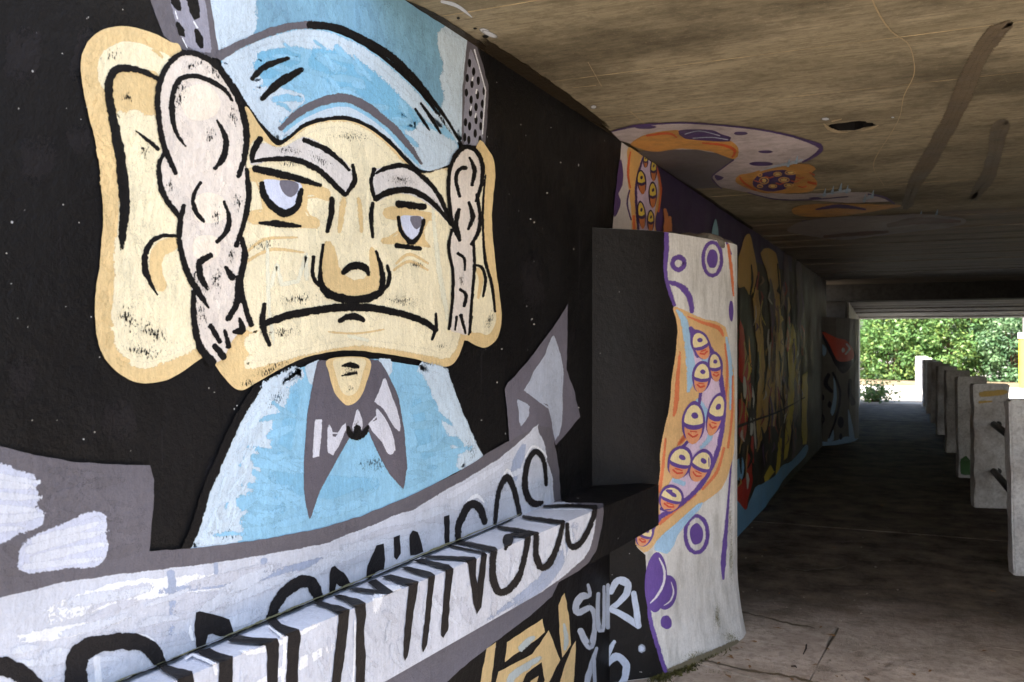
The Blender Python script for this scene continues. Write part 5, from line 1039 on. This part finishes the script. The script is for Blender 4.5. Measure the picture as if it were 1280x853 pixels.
# bed of bare earth and dry litter under the shrubs
b = bmesh.new(); N = 40; rows = []
for j in range(7):
    rows.append([b.verts.new((-14 + 34 * i / N, 42.3 + j * 1.6, -.158 + .16 * min(1, j) + .10 * mnoise.noise((i * .7, j * .9, 2)))) for i in range(N + 1)])
for r0, r1 in zip(rows, rows[1:]):
    for i in range(N): b.faces.new((r0[i], r0[i + 1], r1[i + 1], r1[i]))
struct(link('verge', b, concrete('verge_earth', (0.16, 0.11, 0.07), (0.26, 0.20, 0.13), 3, stain=(.07, .08, .03), st=.6)))
# low weed at the abutment foot
shrub(-1.45, 27.6,   .26, .30, .42, 700, 1, 'small bright weed growing at the abutment foot', .12, 77)

# yellow column at the roadside
colm = empty('roadside_column', 'yellow painted roadside column with a white cap and grey pole', 'column', (3.45, 42.2, -.15))
b = bmesh.new(); cx, cy = 3.45, 42.2
tube(b, [(cx, cy, -.2), (cx, cy, 1.86)], .27, 20); link('column_shaft', b, plain('yellow_paint', (232, 196, 70), .5, .12, scale=3), colm)
b = bmesh.new(); tube(b, [(cx, cy, 1.85), (cx, cy, 2.08)], .31, 20); link('column_cap', b, plain('white_paint', (226, 224, 218), .5, .08), colm)
b = bmesh.new(); tube(b, [(cx + .03, cy, 2.06), (cx + .03, cy, 5.4)], .17, 16); link('pole', b, plain('pole_grey', (112, 104, 104), .6, .2), colm)

# ------------------------------------------------------------------ moss and litter at the pier foot
R = random.Random(5)
b = bmesh.new()
def tuft(x, y, s):
    for k in range(5):
        a = R.uniform(0, 6.28); l = s * R.uniform(.5, 1.4)
        p = Vector((x + R.uniform(-s, s), y + R.uniform(-s, s), .0)); t = Vector((math.cos(a) * l * .7, math.sin(a) * l * .7, l * R.uniform(.3, .9))); sdv = Vector((-math.sin(a), math.cos(a), 0)) * l * .22
        b.faces.new([b.verts.new(q) for q in (p - sdv, p + sdv, p + t)])
for k in range(900):
    t = R.random()
    xx = 818 + 78 * t + R.gauss(0, 5); yy = 848 - 36 * t + R.gauss(0, 3.0) + (6 * t * (1 - t))
    q = at_z(xx, yy, .003); tuft(q.x, q.y, .016 * R.uniform(.4, 1.5))
for k in range(120):
    xx = R.uniform(880, 1035); q = at_z(xx, 838 + 8 * (xx - 880) / 150 + R.gauss(0, 1.6), .003); tuft(q.x, q.y, .005)
ms = link('moss', b, plain('moss_green', (74, 72, 36), .9, .7, scale=25)); ms['kind'] = 'stuff'; ms['label'] = 'thin green moss in the joint at the white pier foot'; ms['category'] = 'moss'
b = bmesh.new()
for k in range(160):
    xx = R.uniform(840, 1150); yy = R.choice((R.uniform(690, 850), R.uniform(800, 852), R.uniform(640, 850)))
    q = at_z(xx, yy, .006); r = .0035 * R.uniform(.5, 2.2)
    m = Matrix.Translation(q) @ Matrix.Rotation(R.uniform(0, 3), 4, 'Z') @ Matrix.Diagonal((r * R.uniform(.7, 1.8), r, r * .6, 1))
    bmesh.ops.create_icosphere(b, subdivisions=1, radius=1, matrix=m)
gr_ = link('grit', b, plain('grit_stone', (150, 138, 124), .9, .5, scale=60)); gr_['kind'] = 'stuff'; gr_['label'] = 'loose grit scattered on the walkway slabs'; gr_['category'] = 'grit'
b = bmesh.new()
lt = bmesh.new()
for k in range(46):
    xx, yy = R.uniform(850, 1250), R.choice((R.uniform(600, 852), R.uniform(560, 700), R.uniform(780, 850))); q = at_z(xx, yy, .010); s_ = R.uniform(.012, .028); t_ = R.uniform(0, 6.28)
    if q.x > .9: continue
    pts = [(1, 0, .1), (.3, .42, .25), (-.8, .2, .05), (-1, -.1, .2), (-.2, -.4, .3)]
    lt.faces.new([lt.verts.new((q.x + s_ * (u * math.cos(t_) - v * math.sin(t_)), q.y + s_ * (u * math.sin(t_) + v * math.cos(t_)), q.z + s_ * w_)) for u, v, w_ in pts])
ll = link('leaf_litter', lt, plain('dry_leaf', (128, 96, 62), .8, .5, scale=30)); ll['kind'] = 'stuff'; ll['label'] = 'dry brown leaf litter scattered over the walkway'; ll['category'] = 'litter'
M_twig = plain('twig', (46, 36, 30), .8, .4)
def twig(x0, y0, x1, y1, i):
    p, q = at_z(x0, y0, .012), at_z(x1, y1, .010); bb = bmesh.new(); m = (p + q) / 2 + Vector((.006, 0, .006)); tube(bb, [p, m, q], [.004, .0045, .002], 6)
    o = link('twig', bb, M_twig); o['label'] = ('longer dark twig lying on the pale slab by the joint', 'short dark twig lying on the pale slab by the mossy joint')[i]; o['category'] = 'twig'
twig(1008, 806, 1004, 818, 0); twig(989, 833, 996, 835, 1); b.free()
